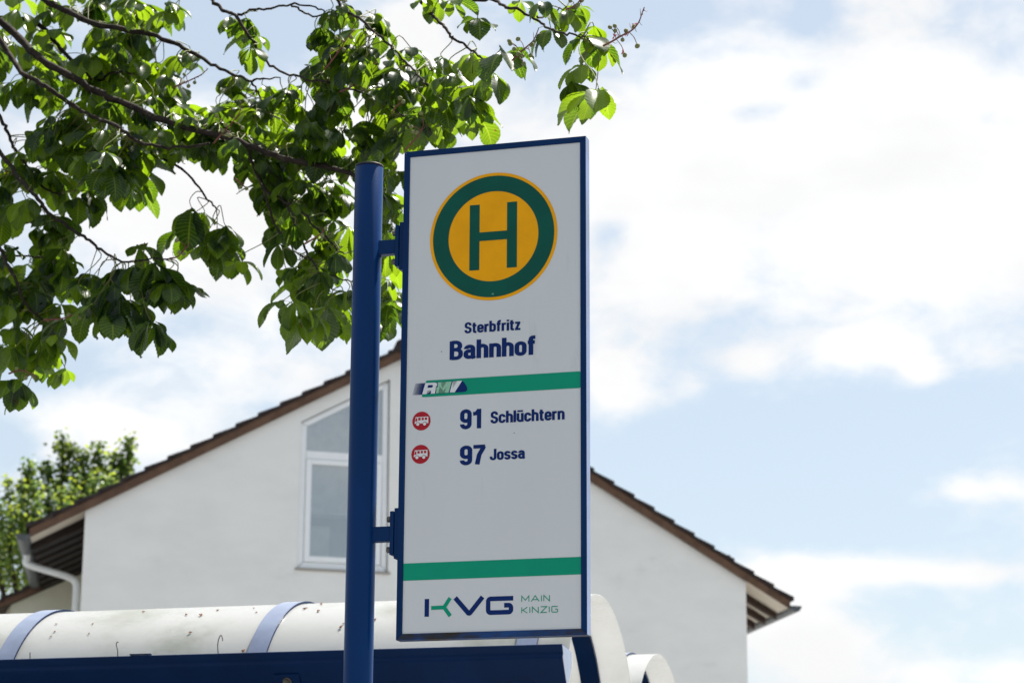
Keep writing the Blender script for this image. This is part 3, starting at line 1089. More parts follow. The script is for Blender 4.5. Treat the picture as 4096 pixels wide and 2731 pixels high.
# what stands inside the opening: a net curtain and the room behind it
cv, cf = [], []
nc = 60
for i in range(nc + 1):
    u = 3.30 + 1.40 * i / nc
    dd_ = .175 + .004 * math.sin(i * .55) + .003 * math.sin(i * .9)
    zt = 1.60 + (u - 3.28) * .556 - .04
    cv += [HG.p(u, dd_, .18), HG.p(u, dd_, min(zt, 2.3))]
for i in range(nc):
    cf.append((2 * i, 2 * i + 2, 2 * i + 3, 2 * i + 1))
mesh_object('net_curtain', cv, cf, CURTAIN, win, True)
solid('room', merge([([HG.p(u, .75, z) for u, z in [(3.0, -1.2), (5.0, -1.2), (5.0, 2.35), (4.6, 2.35), (3.0, 1.45)]], [(0, 1, 2, 3, 4)])]), ROOM, wall)
solid('window_board', boxg(HG, 3.32, 4.68, .20, .60, -.62, -.56), FRAME_W, win)
solid('blind_rail', boxg(HG, 3.32, 4.68, .165, .195, .14, .178), ROOM, win)
solid('cupboard', boxg(HG, 3.40, 3.86, .38, .60, -.56, .02), CURTAIN, win)

# roof slabs: underside boards, tiles as stepped courses, verge boards, ridge
FRONT = -0.06
TH = 0.045


def roof_line(side, s):
    """point on the wall line: side -1 left, +1 right; s = horizontal distance from the apex"""
    return (APX[0] + side * s, APX[1] - SLO * s)


SL = {-1: APX[0] + 0.80, 1: RW - APX[0] + 0.74}
for side in (-1, 1):
    s1 = SL[side]
    # soffit boards just above the wall line
    poly = [roof_line(side, .02), roof_line(side, s1)]
    pp = [(poly[0][0], poly[0][1] + .012), (poly[1][0], poly[1][1] + .012), (poly[1][0], poly[1][1] + .035), (poly[0][0], poly[0][1] + .035)]
    if side == 1:
        solid('soffit', prism(HE, pp, 'd', FRONT + .05, DEPTH), SOFFIT, house)
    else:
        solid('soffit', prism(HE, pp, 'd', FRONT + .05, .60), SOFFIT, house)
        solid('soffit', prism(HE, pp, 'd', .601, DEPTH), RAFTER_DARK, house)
    # verge board at the gable edge
    e0, e1 = roof_line(side, 0.0), roof_line(side, s1 + .01)
    pp = [(e0[0], e0[1] - .005), (e1[0], e1[1] - .005), (e1[0], e1[1] + .132), (e0[0], e0[1] + .135)]
    solid('verge_board', prism(HE, pp, 'd', FRONT - .04, FRONT + .0), VERGE, house)
    # tiles
    pitch = 0.345
    n = int(s1 / pitch) + 1
    geos = []
    top = 0.185
    s = s1 + .07
    while s > 0.05:
        sa = max(0.0, s - pitch - .06)
        a, b = roof_line(side, s), roof_line(side, sa)
        geos.append(prism(HE, [(a[0], a[1] + top - .022), (a[0], a[1] + top + .042), (b[0], b[1] + top - .012), (b[0], b[1] + top - .062)], 'd', FRONT - .07 + .0007 * (len(geos) % 5), DEPTH + .1 + .0007 * (len(geos) % 5)))
        s -= pitch
    solid('roof_tiles', merge(geos), TILE, house)
    # rafters under the boards
    for k, dd_ in enumerate(np.arange(.62, DEPTH - .2, .68)):
        a, b = roof_line(side, s1 - .02), roof_line(side, s1 - 1.05)
        pp = [(a[0], a[1] + .011), (b[0], b[1] + .011), (b[0], b[1] - .13), (a[0], a[1] - .10)]
        if side == 1:
            b = roof_line(side, RW - APX[0] + .002)
            pp = [(a[0], a[1] + .011), (b[0], b[1] + .011), (b[0], b[1] - .13), (a[0], a[1] - .10)]
        else:
            b = roof_line(side, APX[0] + .002)
            pp = [(a[0], a[1] + .011), (b[0], b[1] + .011), (b[0], b[1] - .13), (a[0], a[1] - .10)]
        solid('rafter', prism(HE, pp, 'd', dd_, dd_ + (.12 if side == 1 else .40)), RAFTER if side == 1 else RAFTER_DARK, house)
    # gutter: half round trough with a front end plate
    ge = roof_line(side, s1 + .10)
    gc = (ge[0], ge[1] + (.10 if side == 1 else .09))
    gr = .105
    hv = [(gc[0] + gr * math.cos(t), gc[1] + gr * math.sin(t)) for t in np.linspace(math.pi, 2 * math.pi, 15)]
    hin = [(gc[0] + (gr - .008) * math.cos(t), gc[1] + .003 + (gr - .008) * math.sin(t)) for t in np.linspace(2 * math.pi, math.pi, 15)]
    gt = solid('gutter', prism(HE, hv + hin, 'd', FRONT - .05, DEPTH + .05), ZINC, house)
    solid('gutter_end', prism(HE, hv, 'd', FRONT - .056, FRONT - .0505), ZINC, gt)
    if side == -1:
        d0 = 1.35
        o0 = HE.p(gc[0] + .01, d0, gc[1] - gr)
        path = [o0 + np.array([0, 0, .02]), o0 - np.array([0, 0, .05]), o0 - np.array([0, 0, .14]) + GU * .04,
                HE.p(-.26, d0, gc[1] - .40), HE.p(-.12, d0, gc[1] - .50), HE.p(-.105, d0, gc[1] - .66), HE.p(-.105, d0, gz + .02)]
        sm = smooth_path(path[:6], 8) + [path[6]]
        v, f = tube_geo(sm, .054, 16)
        dp = solid('downpipe', (v, f), PIPE, house, smooth=True)
v, f = tube_geo([HE.p(APX[0], FRONT - .11, APX[1] + .20), HE.p(APX[0], DEPTH + .1, APX[1] + .20)], [.10, .10], 16)
solid('ridge_cap', (v, f), TILE, house)

# the neighbouring lower house set back at the left
AD = 5.2
PN = HE.p(0, AD, 0)
def an(x, y):                                # 4096 reading -> (u, z) on the set-back plane
    P = on_plane(x, y, PN, GD)
    r_0 = P - PN
    return (r_0 @ GU, r_0[2])


AF = Frame(PN, GU, GD)
AE = Frame(PN, GU, EV)
w0 = an(45, 2417)
w1 = an(290, 2310)
sl2 = (w1[1] - w0[1]) / (w1[0] - w0[0])
annex = empty('neighbouring_house', (float(AF.p(1, 3, 0)[0]), float(AF.p(1, 3, 0)[1]), 0), 'cream plastered house set back under the left eave with lower brown roof edge', 'house')
uR = 0.9
zz = lambda u: w0[1] + sl2 * (u - w0[0])
solid('wall', prism(AF, [(w0[0], -PN[2]), (uR, -PN[2]), (uR, zz(uR)), (w0[0], zz(w0[0]))], 'd', 0.0, 3.2), PLASTER_ANNEX, annex)
uL = w0[0] - .85
solid('verge_board', prism(AF, [(uL, zz(uL) + .02), (uR, zz(uR) + .02), (uR, zz(uR) + .16), (uL, zz(uL) + .16)], 'd', -.10, -.06), VERGE, annex)
solid('soffit', prism(AF, [(uL, zz(uL) + .005), (uR, zz(uR) + .005), (uR, zz(uR) + .03), (uL, zz(uL) + .03)], 'd', -.059, 3.2), RAFTER, annex)
geos = []
u = uL - .06
while u < uR:
    geos.append(prism(AF, [(u, zz(u) + .145), (u, zz(u) + .205), (u + .42, zz(u + .42) + .165), (u + .42, zz(u + .42) + .12)], 'd', -.13 + .0007 * (len(geos) % 4), 3.3))
    u += .36
solid('roof_tiles', merge(geos), TILE, annex)


# ================================================================ LEAVES
def add_leaflets(store, base, haz, L_, Wd, e0, e1, fold, twist, tone, rows, teeth):
    """build many leaflets at once: arrays of length n"""
    n = len(L_)
    us = np.array([-1, -.5, 0, .5, 1.0])
    s = np.linspace(0, 1, rows)
    prof = np.sin(np.pi * np.clip(s, 0, 1) ** 1.55) ** 0.85
    prof = np.maximum(prof * (1 - .25 * np.clip((s - .82) / .18, 0, 1)), 0.0) + .012
    prof[-1] = .004
    el_ = e0[:, None] + (e1 - e0)[:, None] * (s[None, :] ** .75)
    hx = np.stack([np.cos(haz), np.sin(haz), np.zeros(n)], -1)
    T = np.cos(el_)[..., None] * hx[:, None, :] + np.sin(el_)[..., None] * np.array([0, 0, 1.0])
    step = (L_ / (rows - 1))[:, None, None]
    mid = np.concatenate([np.zeros((n, 1, 3)), np.cumsum(T[:, :-1] * step, 1)], 1) + base[:, None, :]
    B0 = np.stack([-np.sin(haz), np.cos(haz), np.zeros(n)], -1)[:, None, :] * np.ones((1, rows, 1))
    N0 = np.cross(T, B0)
    N0 /= np.linalg.norm(N0, axis=-1, keepdims=True)
    tw = twist[:, None] * (0.4 + s[None, :])
    B = B0 * np.cos(tw)[..., None] + N0 * np.sin(tw)[..., None]
    Nn = -B0 * np.sin(tw)[..., None] + N0 * np.cos(tw)[..., None]
    wave = RNG.uniform(0, 6.28, n)
    tooth = np.where(np.arange(rows) % 2 == 0, 1.0, 1.0 - teeth)
    V = np.zeros((n, rows, 5, 3))
    for c, u in enumerate(us):
        edge = tooth if abs(u) == 1 else np.ones(rows)
        w = prof * edge
        off = B * (u * w[None, :] * Wd[:, None])[..., None]
        ple = np.abs(((s * 13.0 - abs(u) * 2.1) % 1.0) - .5) * 2 - .5
        lift = (fold[:, None] * abs(u) * prof[None, :] * Wd[:, None]
                + .055 * Wd[:, None] * ple[None, :] * min(1, abs(u) * 2)
                + abs(u) ** 2 * .10 * Wd[:, None] * np.sin(s[None, :] * 9 + wave[:, None] + (1.3 if u > 0 else 0)))
        V[:, :, c] = mid + off - Nn * lift[..., None] * np.sign(Nn[:, :, 2:3] + 1e-6) * -1.0
    uv = np.zeros((n, rows, 5, 2))
    uv[..., 0] = us[None, None, :] * .5 + .5
    uv[..., 1] = s[None, :, None]
    o = store['count']
    idx = o + np.arange(n * rows * 5).reshape(n, rows, 5)
    q = np.stack([idx[:, :-1, :-1], idx[:, :-1, 1:], idx[:, 1:, 1:], idx[:, 1:, :-1]], -1).reshape(-1, 4)
    store['v'].append(V.reshape(-1, 3))
    store['uv'].append(uv.reshape(-1, 2))
    store['f'].append(q)
    store['t'].append(np.repeat(tone, rows * 5))
    store['count'] += n * rows * 5


def new_store():
    return {'v': [], 'uv': [], 'f': [], 't': [], 'count': 0}


def store_object(name, st, mat, parent, extra=None, extra_mat=None):
    V = np.concatenate(st['v'])
    Fq = np.concatenate(st['f'])
    UVv = np.concatenate(st['uv'])
    T = np.concatenate(st['t'])
    mi = np.zeros(len(Fq), int)
    if extra is not None:
        ev, ef = extra
        ev = np.array(ev)
        ef = np.array([f_ for f_ in ef if len(f_) == 4]) + len(V)
        V = np.concatenate([V, ev])
        UVv = np.concatenate([UVv, np.zeros((len(ev), 2))])
        T = np.concatenate([T, np.full(len(ev), .5)])
        Fq = np.concatenate([Fq, ef])
        mi = np.concatenate([mi, np.ones(len(ef), int)])
    me = bpy.data.meshes.new(name)
    me.vertices.add(len(V))
    me.vertices.foreach_set('co', V.astype(np.float32).ravel())
    me.loops.add(len(Fq) * 4)
    me.loops.foreach_set('vertex_index', Fq.astype(np.int32).ravel())
    me.polygons.add(len(Fq))
    me.polygons.foreach_set('loop_start', np.arange(0, len(Fq) * 4, 4, dtype=np.int32))
    me.polygons.foreach_set('loop_total', np.full(len(Fq), 4, dtype=np.int32))
    me.materials.append(mat)
    if extra_mat is not None:
        me.materials.append(extra_mat)
    me.polygons.foreach_set('material_index', mi.astype(np.int32))
    me.polygons.foreach_set('use_smooth', np.ones(len(Fq), dtype=bool))
    uvl = me.uv_layers.new(name='UVMap')
    uvl.data.foreach_set('uv', UVv[Fq.ravel()].astype(np.float32).ravel())
    at_ = me.attributes.new('leaf_tone', 'FLOAT', 'POINT')
    at_.data.foreach_set('value', T.astype(np.float32))
    me.update(calc_edges=True)
    me.validate()
    o = bpy.data.objects.new(name, me)
    COL.objects.link(o)
    attach(o, parent)
    return o


def compound_leaf(store, hub, size, face, droop, rows, teeth=.07, n=None):
    """palmate leaf: leaflets fan from the hub towards azimuth `face` and hang"""
    n = n or int(RNG.choice([5, 5, 6, 7]))
    rel = np.linspace(-1, 1, n)
    haz = face + rel * RNG.uniform(1.55, 2.35) + RNG.normal(0, .12, n)
    L_ = size * (1.0 - .40 * np.abs(rel) ** 1.3) * RNG.uniform(.80, 1.12, n)
    Wd = L_ * RNG.uniform(.23, .29, n)
    e0 = np.full(n, 0.10) - droop * .62 + RNG.normal(0, .18, n)
    e1 = -.80 - droop * .80 + RNG.normal(0, .26, n)
    e1 = np.maximum(e1, -1.62)
    add_leaflets(store, np.repeat(hub[None], n, 0), haz, L_, Wd, e0, e1, RNG.uniform(.08, .38, n), RNG.normal(0, .22, n), np.clip(RNG.normal(RNG.uniform(.1, .9), .13, n), 0, 1), rows, teeth)


# ================================================================ CHESTNUT TREE
def dep(x):
    return 8.35 - 1.45 * min(1.15, max(-.3, x / 1350.0))


TRB = np.array([-5.2, 9.6, 0.0])
tree = empty('chestnut_tree', tuple(TRB), 'leafy chestnut tree with drooping backlit leaves and small green fruit above the sign', 'tree')
CROWN_C = TRB + np.array([0, 0, 5.6])
trunk_path = smooth_path([TRB, TRB + np.array([.05, .02, 1.2]), TRB + np.array([.0, .05, 2.3]), TRB + np.array([.15, .0, 3.4]), TRB + np.array([.25, .05, 5.0]), TRB + np.array([.1, 0, 7.2])], 5)
tv_, tf_ = tube_geo(trunk_path, list(np.linspace(.24, .05, len(trunk_path))), 16)
solid('trunk', (tv_, tf_), BARK, tree, smooth=True)

# visible boughs: start depth offset, start radius px, end radius px, points
BR = [
    (0.05, 9.0, 3.0, [(-60, 10), (6, 53), (47, 93), (109, 146), (168, 177), (224, 212), (290, 240), (400, 285), (528, 318), (619, 352), (675, 370), (746, 383), (799, 397), (845, 430), (881, 455), (904, 472), (919, 481)]),
    (0.25, 7.5, 2.2, [(60, -40), (103, 0), (156, 28), (215, 54), (305, 72), (389, 93), (436, 118), (486, 148), (535, 171), (578, 187)]),
    (0.25, 2.4, 1.2, [(578, 187), (597, 218), (606, 258)]),
    (0.25, 2.4, 1.2, [(578, 187), (611, 181), (644, 177)]),
    (0.45, 6.0, 2.0, [(-50, 46), (19, 44), (75, 47), (118, 87), (149, 125), (187, 152), (218, 187), (262, 166), (300, 170)]),
    (-.10, 6.0, 2.4, [(-50, 30), (0, 90), (28, 134), (53, 168), (106, 199), (140, 224), (187, 255), (224, 274), (268, 290), (305, 318), (339, 333), (400, 338), (480, 330)]),
    (.15, 4.0, 2.0, [(-50, 180), (0, 268), (16, 299), (31, 336), (56, 374), (81, 411), (109, 436), (143, 448)]),
    (-.2, 5.0, 1.6, [(-60, 290), (0, 352), (34, 395), (65, 433), (93, 462), (109, 489), (158, 522), (198, 548), (231, 574), (260, 591), (287, 602), (330, 597), (389, 594)]),
    (-.3, 4.5, 1.8, [(-60, 500), (0, 571), (16, 604), (36, 644), (49, 683), (73, 713), (96, 733)]),
    (.1, 2.6, 1.6, [(-40, 505), (46, 510), (112, 513)]),
    (-.1, 2.6, 1.6, [(-40, 585), (16, 588), (99, 591)]),
    (0.0, 4.2, 2.0, [(440, -50), (488, 0), (513, 25), (544, 37), (566, 75), (585, 103), (603, 131), (634, 159), (690, 178), (760, 190)]),
    (0.05, 2.8, 1.6, [(547, 37), (581, 25), (622, 19), (669, 11), (718, 16), (750, 30)]),
    (0.05, 2.4, 1.6, [(669, 11), (690, 22), (718, 37), (784, 23), (799, 25)]),
    (-.05, 3.4, 1.8, [(740, -40), (787, 15), (799, 25), (830, 47), (862, 75), (890, 100), (924, 134), (952, 165), (976, 190), (1010, 205)]),
    (-.15, 3.8, 2.0, [(940, -40), (976, 15), (996, 37), (1020, 61), (1035, 83), (1059, 98), (1083, 117), (1110, 134), (1130, 138)]),
    (-.25, 3.8, 2.0, [(1040, -20), (1085, 2), (1132, 0), (1159, 15), (1196, 24), (1223, 41), (1244, 56), (1266, 68), (1300, 78), (1342, 84)]),
    (-.25, 2.2, 1.3, [(1232, 41), (1250, 38), (1269, 32), (1300, 18)]),
    (.1, 3.2, 1.6, [(560, 330), (605, 428), (635, 452), (690, 484), (717, 513), (746, 543), (769, 569), (790, 584)]),
    (-.05, 2.4, 1.4, [(600, 420), (635, 525), (658, 546), (676, 575), (705, 595)]),
    (-.15, 2.8, 1.4, [(660, 470), (690, 549), (705, 581), (722, 607), (734, 625), (749, 651), (766, 666)]),
    (-.15, 2.2, 1.3, [(734, 625), (760, 633), (807, 648)]),
    (.3, 3.0, 1.6, [(330, 340), (430, 400), (470, 450), (500, 480)]),
    (.05, 2.4, 1.4, [(752, 188), (800, 204), (880, 230), (930, 270), (990, 300)]),
    (0.0, 2.4, 1.4, [(976, 190), (1000, 204), (1030, 205), (1075, 222)]),
]
LEADS = []
SAMPLES = []          # (px, py, 3D) along the boughs
for (off, r0, r1, pts) in BR:
    p3 = [at(x, y, dep(x) + off + .05 * math.sin(i * 1.3)) for i, (x, y) in enumerate(pts)]
    sm = smooth_path(p3, 5)
    d0 = dep(pts[0][0]) + off
    px = d0 * K / F
    rr = 1.18 * np.linspace(r0 * px, r1 * px, len(sm)) * (1 + .10 * np.sin(np.arange(len(sm)) * 2.1) * RNG.uniform(.5, 1, len(sm)))
    sm = [p + RNG.normal(0, .0025, 3) for p in sm]
    # boughs that enter the frame are carried back to the trunk
    if pts[0][0] < 0 or pts[0][1] < 0:
        tz = CROWN_C[2] - 2.0 + .7 * RNG.random() + (1.0 if pts[0][1] < 0 else 0)
        root = np.array([TRB[0] + .15, TRB[1], max(2.6, min(6.5, tz))])
        end = sm[0]
        tang = sm[0] - sm[min(6, len(sm) - 1)]
        tang /= np.linalg.norm(tang)
        dist = np.linalg.norm(end - root)
        lead = []
        for t in np.linspace(0, 1, 14)[:-1]:
            c1 = root + (np.array([end[0] - root[0], end[1] - root[1], 0]) * .25) + np.array([0, 0, .5])
            c2 = end + tang * dist * .35
            lead.append((1 - t) ** 3 * root + 3 * (1 - t) ** 2 * t * c1 + 3 * (1 - t) * t * t * c2 + t ** 3 * end)
        rl = list(np.linspace(max(rr[0] * 2.2, .028), rr[0], len(lead) + 1)[:-1])
        sm2, rr2 = lead + sm, rl + list(rr)
        LEADS.append(lead)
    else:
        sm2, rr2 = sm, list(rr)
    bv, bf = tube_geo(sm2, rr2, 8)
    solid('branch', (bv, bf), BARK, tree, smooth=True)
    for p in sm:
        d = p - EYEV
        z = d @ FW
        SAMPLES.append(((W / 2 + F * (d @ RT) / z) / K, (H / 2 - F * (d @ UP) / z) / K, p))
SP = np.array([[s[0], s[1]] for s in SAMPLES])
S3 = np.array([s[2] for s in SAMPLES])

# leaf positions read off the photo: regions filled with hanging leaves (cx, cy, rx, ry, count) and single leaves (x, y, leaflet px)
REGIONS = [
    (210, 325, 110, 45, 10), (285, 395, 55, 32, 6), (120, 330, 60, 40, 4), (60, 600, 70, 40, 6), (520, 300, 60, 40, 5), (560, 60 + 170, 60, 40, 4),
    (150, 40, 240, 70, 30), (330, 30, 70, 50, 9), (60, 150, 110, 70, 14), (230, 140, 150, 60, 22), (370, 150, 110, 50, 16), (330, 230, 130, 50, 20),
    (450, 260, 90, 60, 15), (400, 310, 110, 50, 16), (140, 280, 90, 50, 8), (210, 320, 80, 40, 9), (280, 350, 60, 40, 7), (110, 370, 110, 60, 11), (230, 395, 70, 35, 6), (30, 430, 60, 70, 8),
    (70, 500, 90, 50, 11), (150, 560, 80, 40, 9), (40, 640, 60, 60, 8), (110, 650, 50, 40, 5), (60, 780, 60, 40, 7), (250, 620, 50, 30, 5), (340, 620, 40, 30, 4),
    (560, 210, 60, 40, 7), (640, 250, 90, 60, 15), (720, 210, 80, 60, 13), (800, 180, 70, 60, 11), (740, 110, 60, 50, 8), (820, 90, 60, 50, 8), (870, 170, 60, 60, 9),
    (920, 230, 70, 50, 10), (980, 250, 60, 40, 7), (560, 320, 90, 50, 13), (670, 330, 90, 50, 14), (770, 320, 70, 50, 11), (860, 320, 60, 50, 9), (570, 400, 70, 40, 9), (640, 430, 80, 40, 11),
    (740, 420, 70, 50, 11), (700, 500, 80, 40, 10), (770, 540, 40, 60, 8), (720, 590, 60, 40, 7), (760, 640, 50, 50, 7), (890, 420, 30, 50, 5), (895, 540, 20, 60, 4), (890, 650, 15, 60, 4),
    (860, 30, 30, 25, 3), (790, 30, 40, 30, 5), (1010, 160, 50, 40, 6), (1060, 200, 50, 40, 6),
]
SINGLES = [
    (150, 620, 84, 0), (180, 655, 84, .1), (120, 600, 80, .1), (150, 735, 76, 0), (128, 770, 70, 0), (62, 890, 84, 0), (95, 775, 84, 0), (15, 640, 90, 0), (262, 655, 104, -.1), (300, 690, 84, .1), (255, 715, 92, 0), (352, 752, 84, 0), (330, 700, 80, .1), (215, 700, 84, 0), (420, 660, 70, .1), (470, 560, 80, .1), (425, 520, 84, .1), (545, 600, 70, .1),
    (1376, 205, 128, -.1), (1366, 216, 118, .1), (1364, 60, 78, 0), (1342, 86, 108, -.1), (1391, 108, 74, 0), (1303, 24, 78, 0), (1266, 70, 84, 0), (1247, 8, 82, 0), (1196, 2, 58, 0), (1330, 12, 60, .1),
    (1154, 126, 112, -.1), (1098, 44, 78, 0), (1132, 168, 104, 0), (1086, 124, 80, 0), (1078, 226, 82, 0), (1082, 258, 88, -.05), (1031, 175, 72, 0), (1040, 230, 80, 0), (1010, 250, 84, 0), (1060, 270, 80, .1), (1110, 240, 70, .1), (1340, 150, 84, .1), (1310, 190, 84, .15),
    (1010, 0, 64, 0), (1040, 2, 62, 0), (972, 0, 52, 0), (566, 42, 70, 0), (590, 82, 74, 0), (530, 40, 55, 0), (575, 110, 60, 0), (760, 22, 56, 0),
    (440, 478, 104, 0), (520, 520, 100, 0), (470, 490, 90, .1), (530, 560, 88, .05), (500, 560, 80, .1), (318, 330 + 235, 84, 0), (355, 602, 112, -.1), (410, 640, 92, 0), (275, 680, 120, -.1), (240, 685, 120, 0), (345, 735, 88, -.1), (310, 610, 84, 0), (385, 650, 88, 0), (225, 660, 84, .1),
    (40, 872, 96, -.1), (70, 820, 80, 0), (120, 800, 84, 0), (90, 690, 90, 0), (140, 700, 70, 0), (150, 845, 60, 0), (20, 700, 90, 0), (30, 800, 90, 0),
    (755, 705, 112, -.1), (715, 720, 96, 0), (680, 690, 90, 0), (650, 690, 82, 0), (700, 640, 84, 0), (780, 690, 96, .05), (660, 620, 70, 0), (640, 560, 70, 0), (735, 730, 90, .1),
    (395, 30, 70, 0), (385, 5, 60, 0), (300, 430, 74, .1), (325, 385, 80, 0), (200, 440, 84, 0), (180, 455, 92, -.1), (120, 395, 84, 0), (270, 385, 80, 0),
    (890, 600, 88, .15), (900, 690, 84, .15), (885, 735, 78, .2), (910, 470, 84, .2), (805, 360, 92, .1), (860, 380, 92, .15),
    (945, 110, 70, 0), (900, 110, 60, 0), (850, 110, 60, 0), (960, 270, 90, 0), (930, 300, 80, .1), (985, 290, 70, .1), (1020, 300, 74, .15),
]
GAPS = [(450, 60, 52), (650, 60, 55), (480, 20, 25), (920, 30, 42), (90, 310, 26), (60, 270, 24), (330, 500, 66), (270, 500, 40), (250, 455, 20), (610, 610, 26), (575, 650, 60), (1180, 200, 40), (1230, 200, 40), (1170, 60, 26),
        (1000, 100, 18), (880, 60, 20), (400, 450, 30), (580, 500, 30), (180, 640, 22), (690, 90, 26), (450, 560 + 90, 40), (560, 130, 14), (1250, 290, 45), (610, 130, 18), (420, 720, 60)]
store = new_store()
petioles = []


def nearest(x, y, exclude=1e9):
    d2 = (SP[:, 0] - x) ** 2 + 1.4 * (SP[:, 1] - (y - 25)) ** 2
    return int(np.argmin(d2))


def hang_leaf(x, y, size_px, doff, rows=25, big=1.02):
    i = nearest(x, y)
    bp = S3[i]
    depth = bp[1] + doff + RNG.uniform(-.12, .22)
    hub = at(x, y, depth)
    size = size_px * K / F * depth * big
    face = RNG.uniform(0, 6.28)
    compound_leaf(store, hub, size, face, RNG.uniform(.35, 1.05), rows)
    # petiole: from the bough up and over to the hub
    v_ = hub - bp
    m1 = bp + v_ * .4 + np.array([RNG.uniform(-.035, .035), RNG.uniform(-.03, .03), RNG.uniform(.0, .035)])
    m2 = bp + v_ * .8 + np.array([RNG.uniform(-.02, .02), 0, RNG.uniform(.0, .02)])
    petioles.append(tube_geo(smooth_path([bp, m1, m2, hub], 3), list(np.linspace(.0021, .0014, 10)), 5, False))


def in_gap(x, y):
    yy = y + 32
    return any((x - gx) ** 2 + (yy - gy) ** 2 < (gr_ * .95) ** 2 for gx, gy, gr_ in GAPS)


for (cx, cy, rx, ry, cnt) in REGIONS:
    made = tries = 0
    cnt = cnt * 0.88
    while made < cnt and tries < 300:
        tries += 1
        a, r = RNG.uniform(0, 6.28), math.sqrt(RNG.random())
        x, y = cx + rx * r * math.cos(a), cy + ry * r * math.sin(a)
        if in_gap(x, y):
            continue
        hang_leaf(x, y, RNG.uniform(58, 108), RNG.uniform(-.08, .5))
        made += 1
for (x, y, s, doff) in SINGLES:
    hang_leaf(x, y, s, doff, big=1.2)
# the part of the crown above the frame, which shades what is seen
for _ in range(45):
    x = RNG.uniform(-250, 1250)
    y = RNG.uniform(-620, -75)
    if y > -75 - .12 * x:
        continue
    p = at(x, y, dep(x) + RNG.uniform(-.2, 1.0))
    compound_leaf(store, p, RNG.uniform(.10, .15), RNG.uniform(0, 6.28), RNG.uniform(.35, 1.0), 11, .0)
for lead in LEADS:
    for _ in range(16):
        p = lead[int(RNG.integers(3, len(lead)))] + np.array([RNG.normal(0, .16), RNG.normal(0, .22), RNG.uniform(-.22, .08)])
        d = p - EYEV
        z = d @ FW
        if (W / 2 + F * (d @ RT) / z) / K > -75 and (H / 2 - F * (d @ UP) / z) / K > -75:
            continue
        compound_leaf(store, p, RNG.uniform(.10, .15), RNG.uniform(0, 6.28), RNG.uniform(.35, 1.0), 11, .0)
# the rest of the crown round the trunk
made = 0
while made < 420:
    q = RNG.normal(0, 1, 3)
    q = q / np.linalg.norm(q) * RNG.uniform(.55, 1.0)
    p = CROWN_C + q * np.array([2.7, 2.6, 2.5]) + np.array([0, 0, .6])
    d = p - EYEV
    z = d @ FW
    x, y = (W / 2 + F * (d @ RT) / z) / K, (H / 2 - F * (d @ UP) / z) / K
    if x > -70 and y > -60:
        continue
    compound_leaf(store, p, RNG.uniform(.12, .17), RNG.uniform(0, 6.28), RNG.uniform(.35, 1.0), 9, .0)
    made += 1
store_object('crown', store, LEAF, tree, merge(petioles), STALK)

# fruit clusters: stalk line and fruits (2352 readings)
CL = [
    ([(1385, 106), (1405, 96), (1425, 84), (1445, 74), (1458, 64), (1468, 50), (1475, 30), (1480, 17)], [(1401, 63), (1412, 60), (1438, 71), (1456, 62), (1430, 92), (1464, 106), (1435, 127), (1413, 71)]),
    ([(1175, 140), (1195, 120), (1212, 106), (1226, 92), (1238, 64)], [(1190, 90), (1172, 100), (1221, 103), (1181, 113), (1190, 124), (1200, 129), (1219, 128), (1203, 147), (1170, 95)]),
    ([(1300, 22), (1312, 18), (1326, 8), (1340, -4)], [(1327, 12), (1336, 1), (1310, 2)]),
    ([(745, 160), (762, 140), (780, 116), (795, 92), (812, 70)], [(762, 115), (772, 87), (807, 87), (787, 95), (790, 115)]),
    ([(780, 212), (806, 200), (832, 186), (850, 165), (860, 140)], [(812, 164), (823, 167), (806, 195), (843, 205), (833, 203)]),
    ([(900, 260), (912, 242), (924, 236)], [(919, 226), (926, 234)]),
    ([(930, 345), (944, 330), (960, 312), (972, 290)], [(944, 291), (949, 303), (967, 260), (958, 305)]),
    ([(490, 330), (512, 304), (530, 285), (548, 262), (557, 240)], [(497, 267), (519, 288), (557, 294), (528, 312), (512, 300)]),
    ([(540, 410), (556, 424), (570, 436)], [(553, 430), (566, 433)]),
    ([(400, 200), (420, 192), (440, 183), (462, 172), (478, 158)], [(423, 171), (433, 198), (447, 190)]),
    ([(389, 594), (410, 588), (435, 561)], [(406, 552), (412, 579), (422, 583)]),
    ([(100, 735), (130, 733), (155, 728), (190, 712), (200, 704)], [(158, 723), (183, 729), (165, 735), (172, 742)]),
    ([(20, 858), (45, 850), (66, 856), (84, 866)], [(59, 868), (77, 864), (38, 846)]),
    ([(700, 560), (733, 540), (750, 520)], [(740, 541), (748, 524)]),
]
bm = bmesh.new()
bmesh.ops.create_icosphere(bm, subdivisions=2, radius=1.0)
for vtx in bm.verts:
    vtx.co.x *= .92
    vtx.co.y *= .92
fm = bpy.data.meshes.new('fruit')
bm.to_mesh(fm)
bm.free()
fm.materials.append(FRUIT)
fm.polygons.foreach_set('use_smooth', [True] * len(fm.polygons))
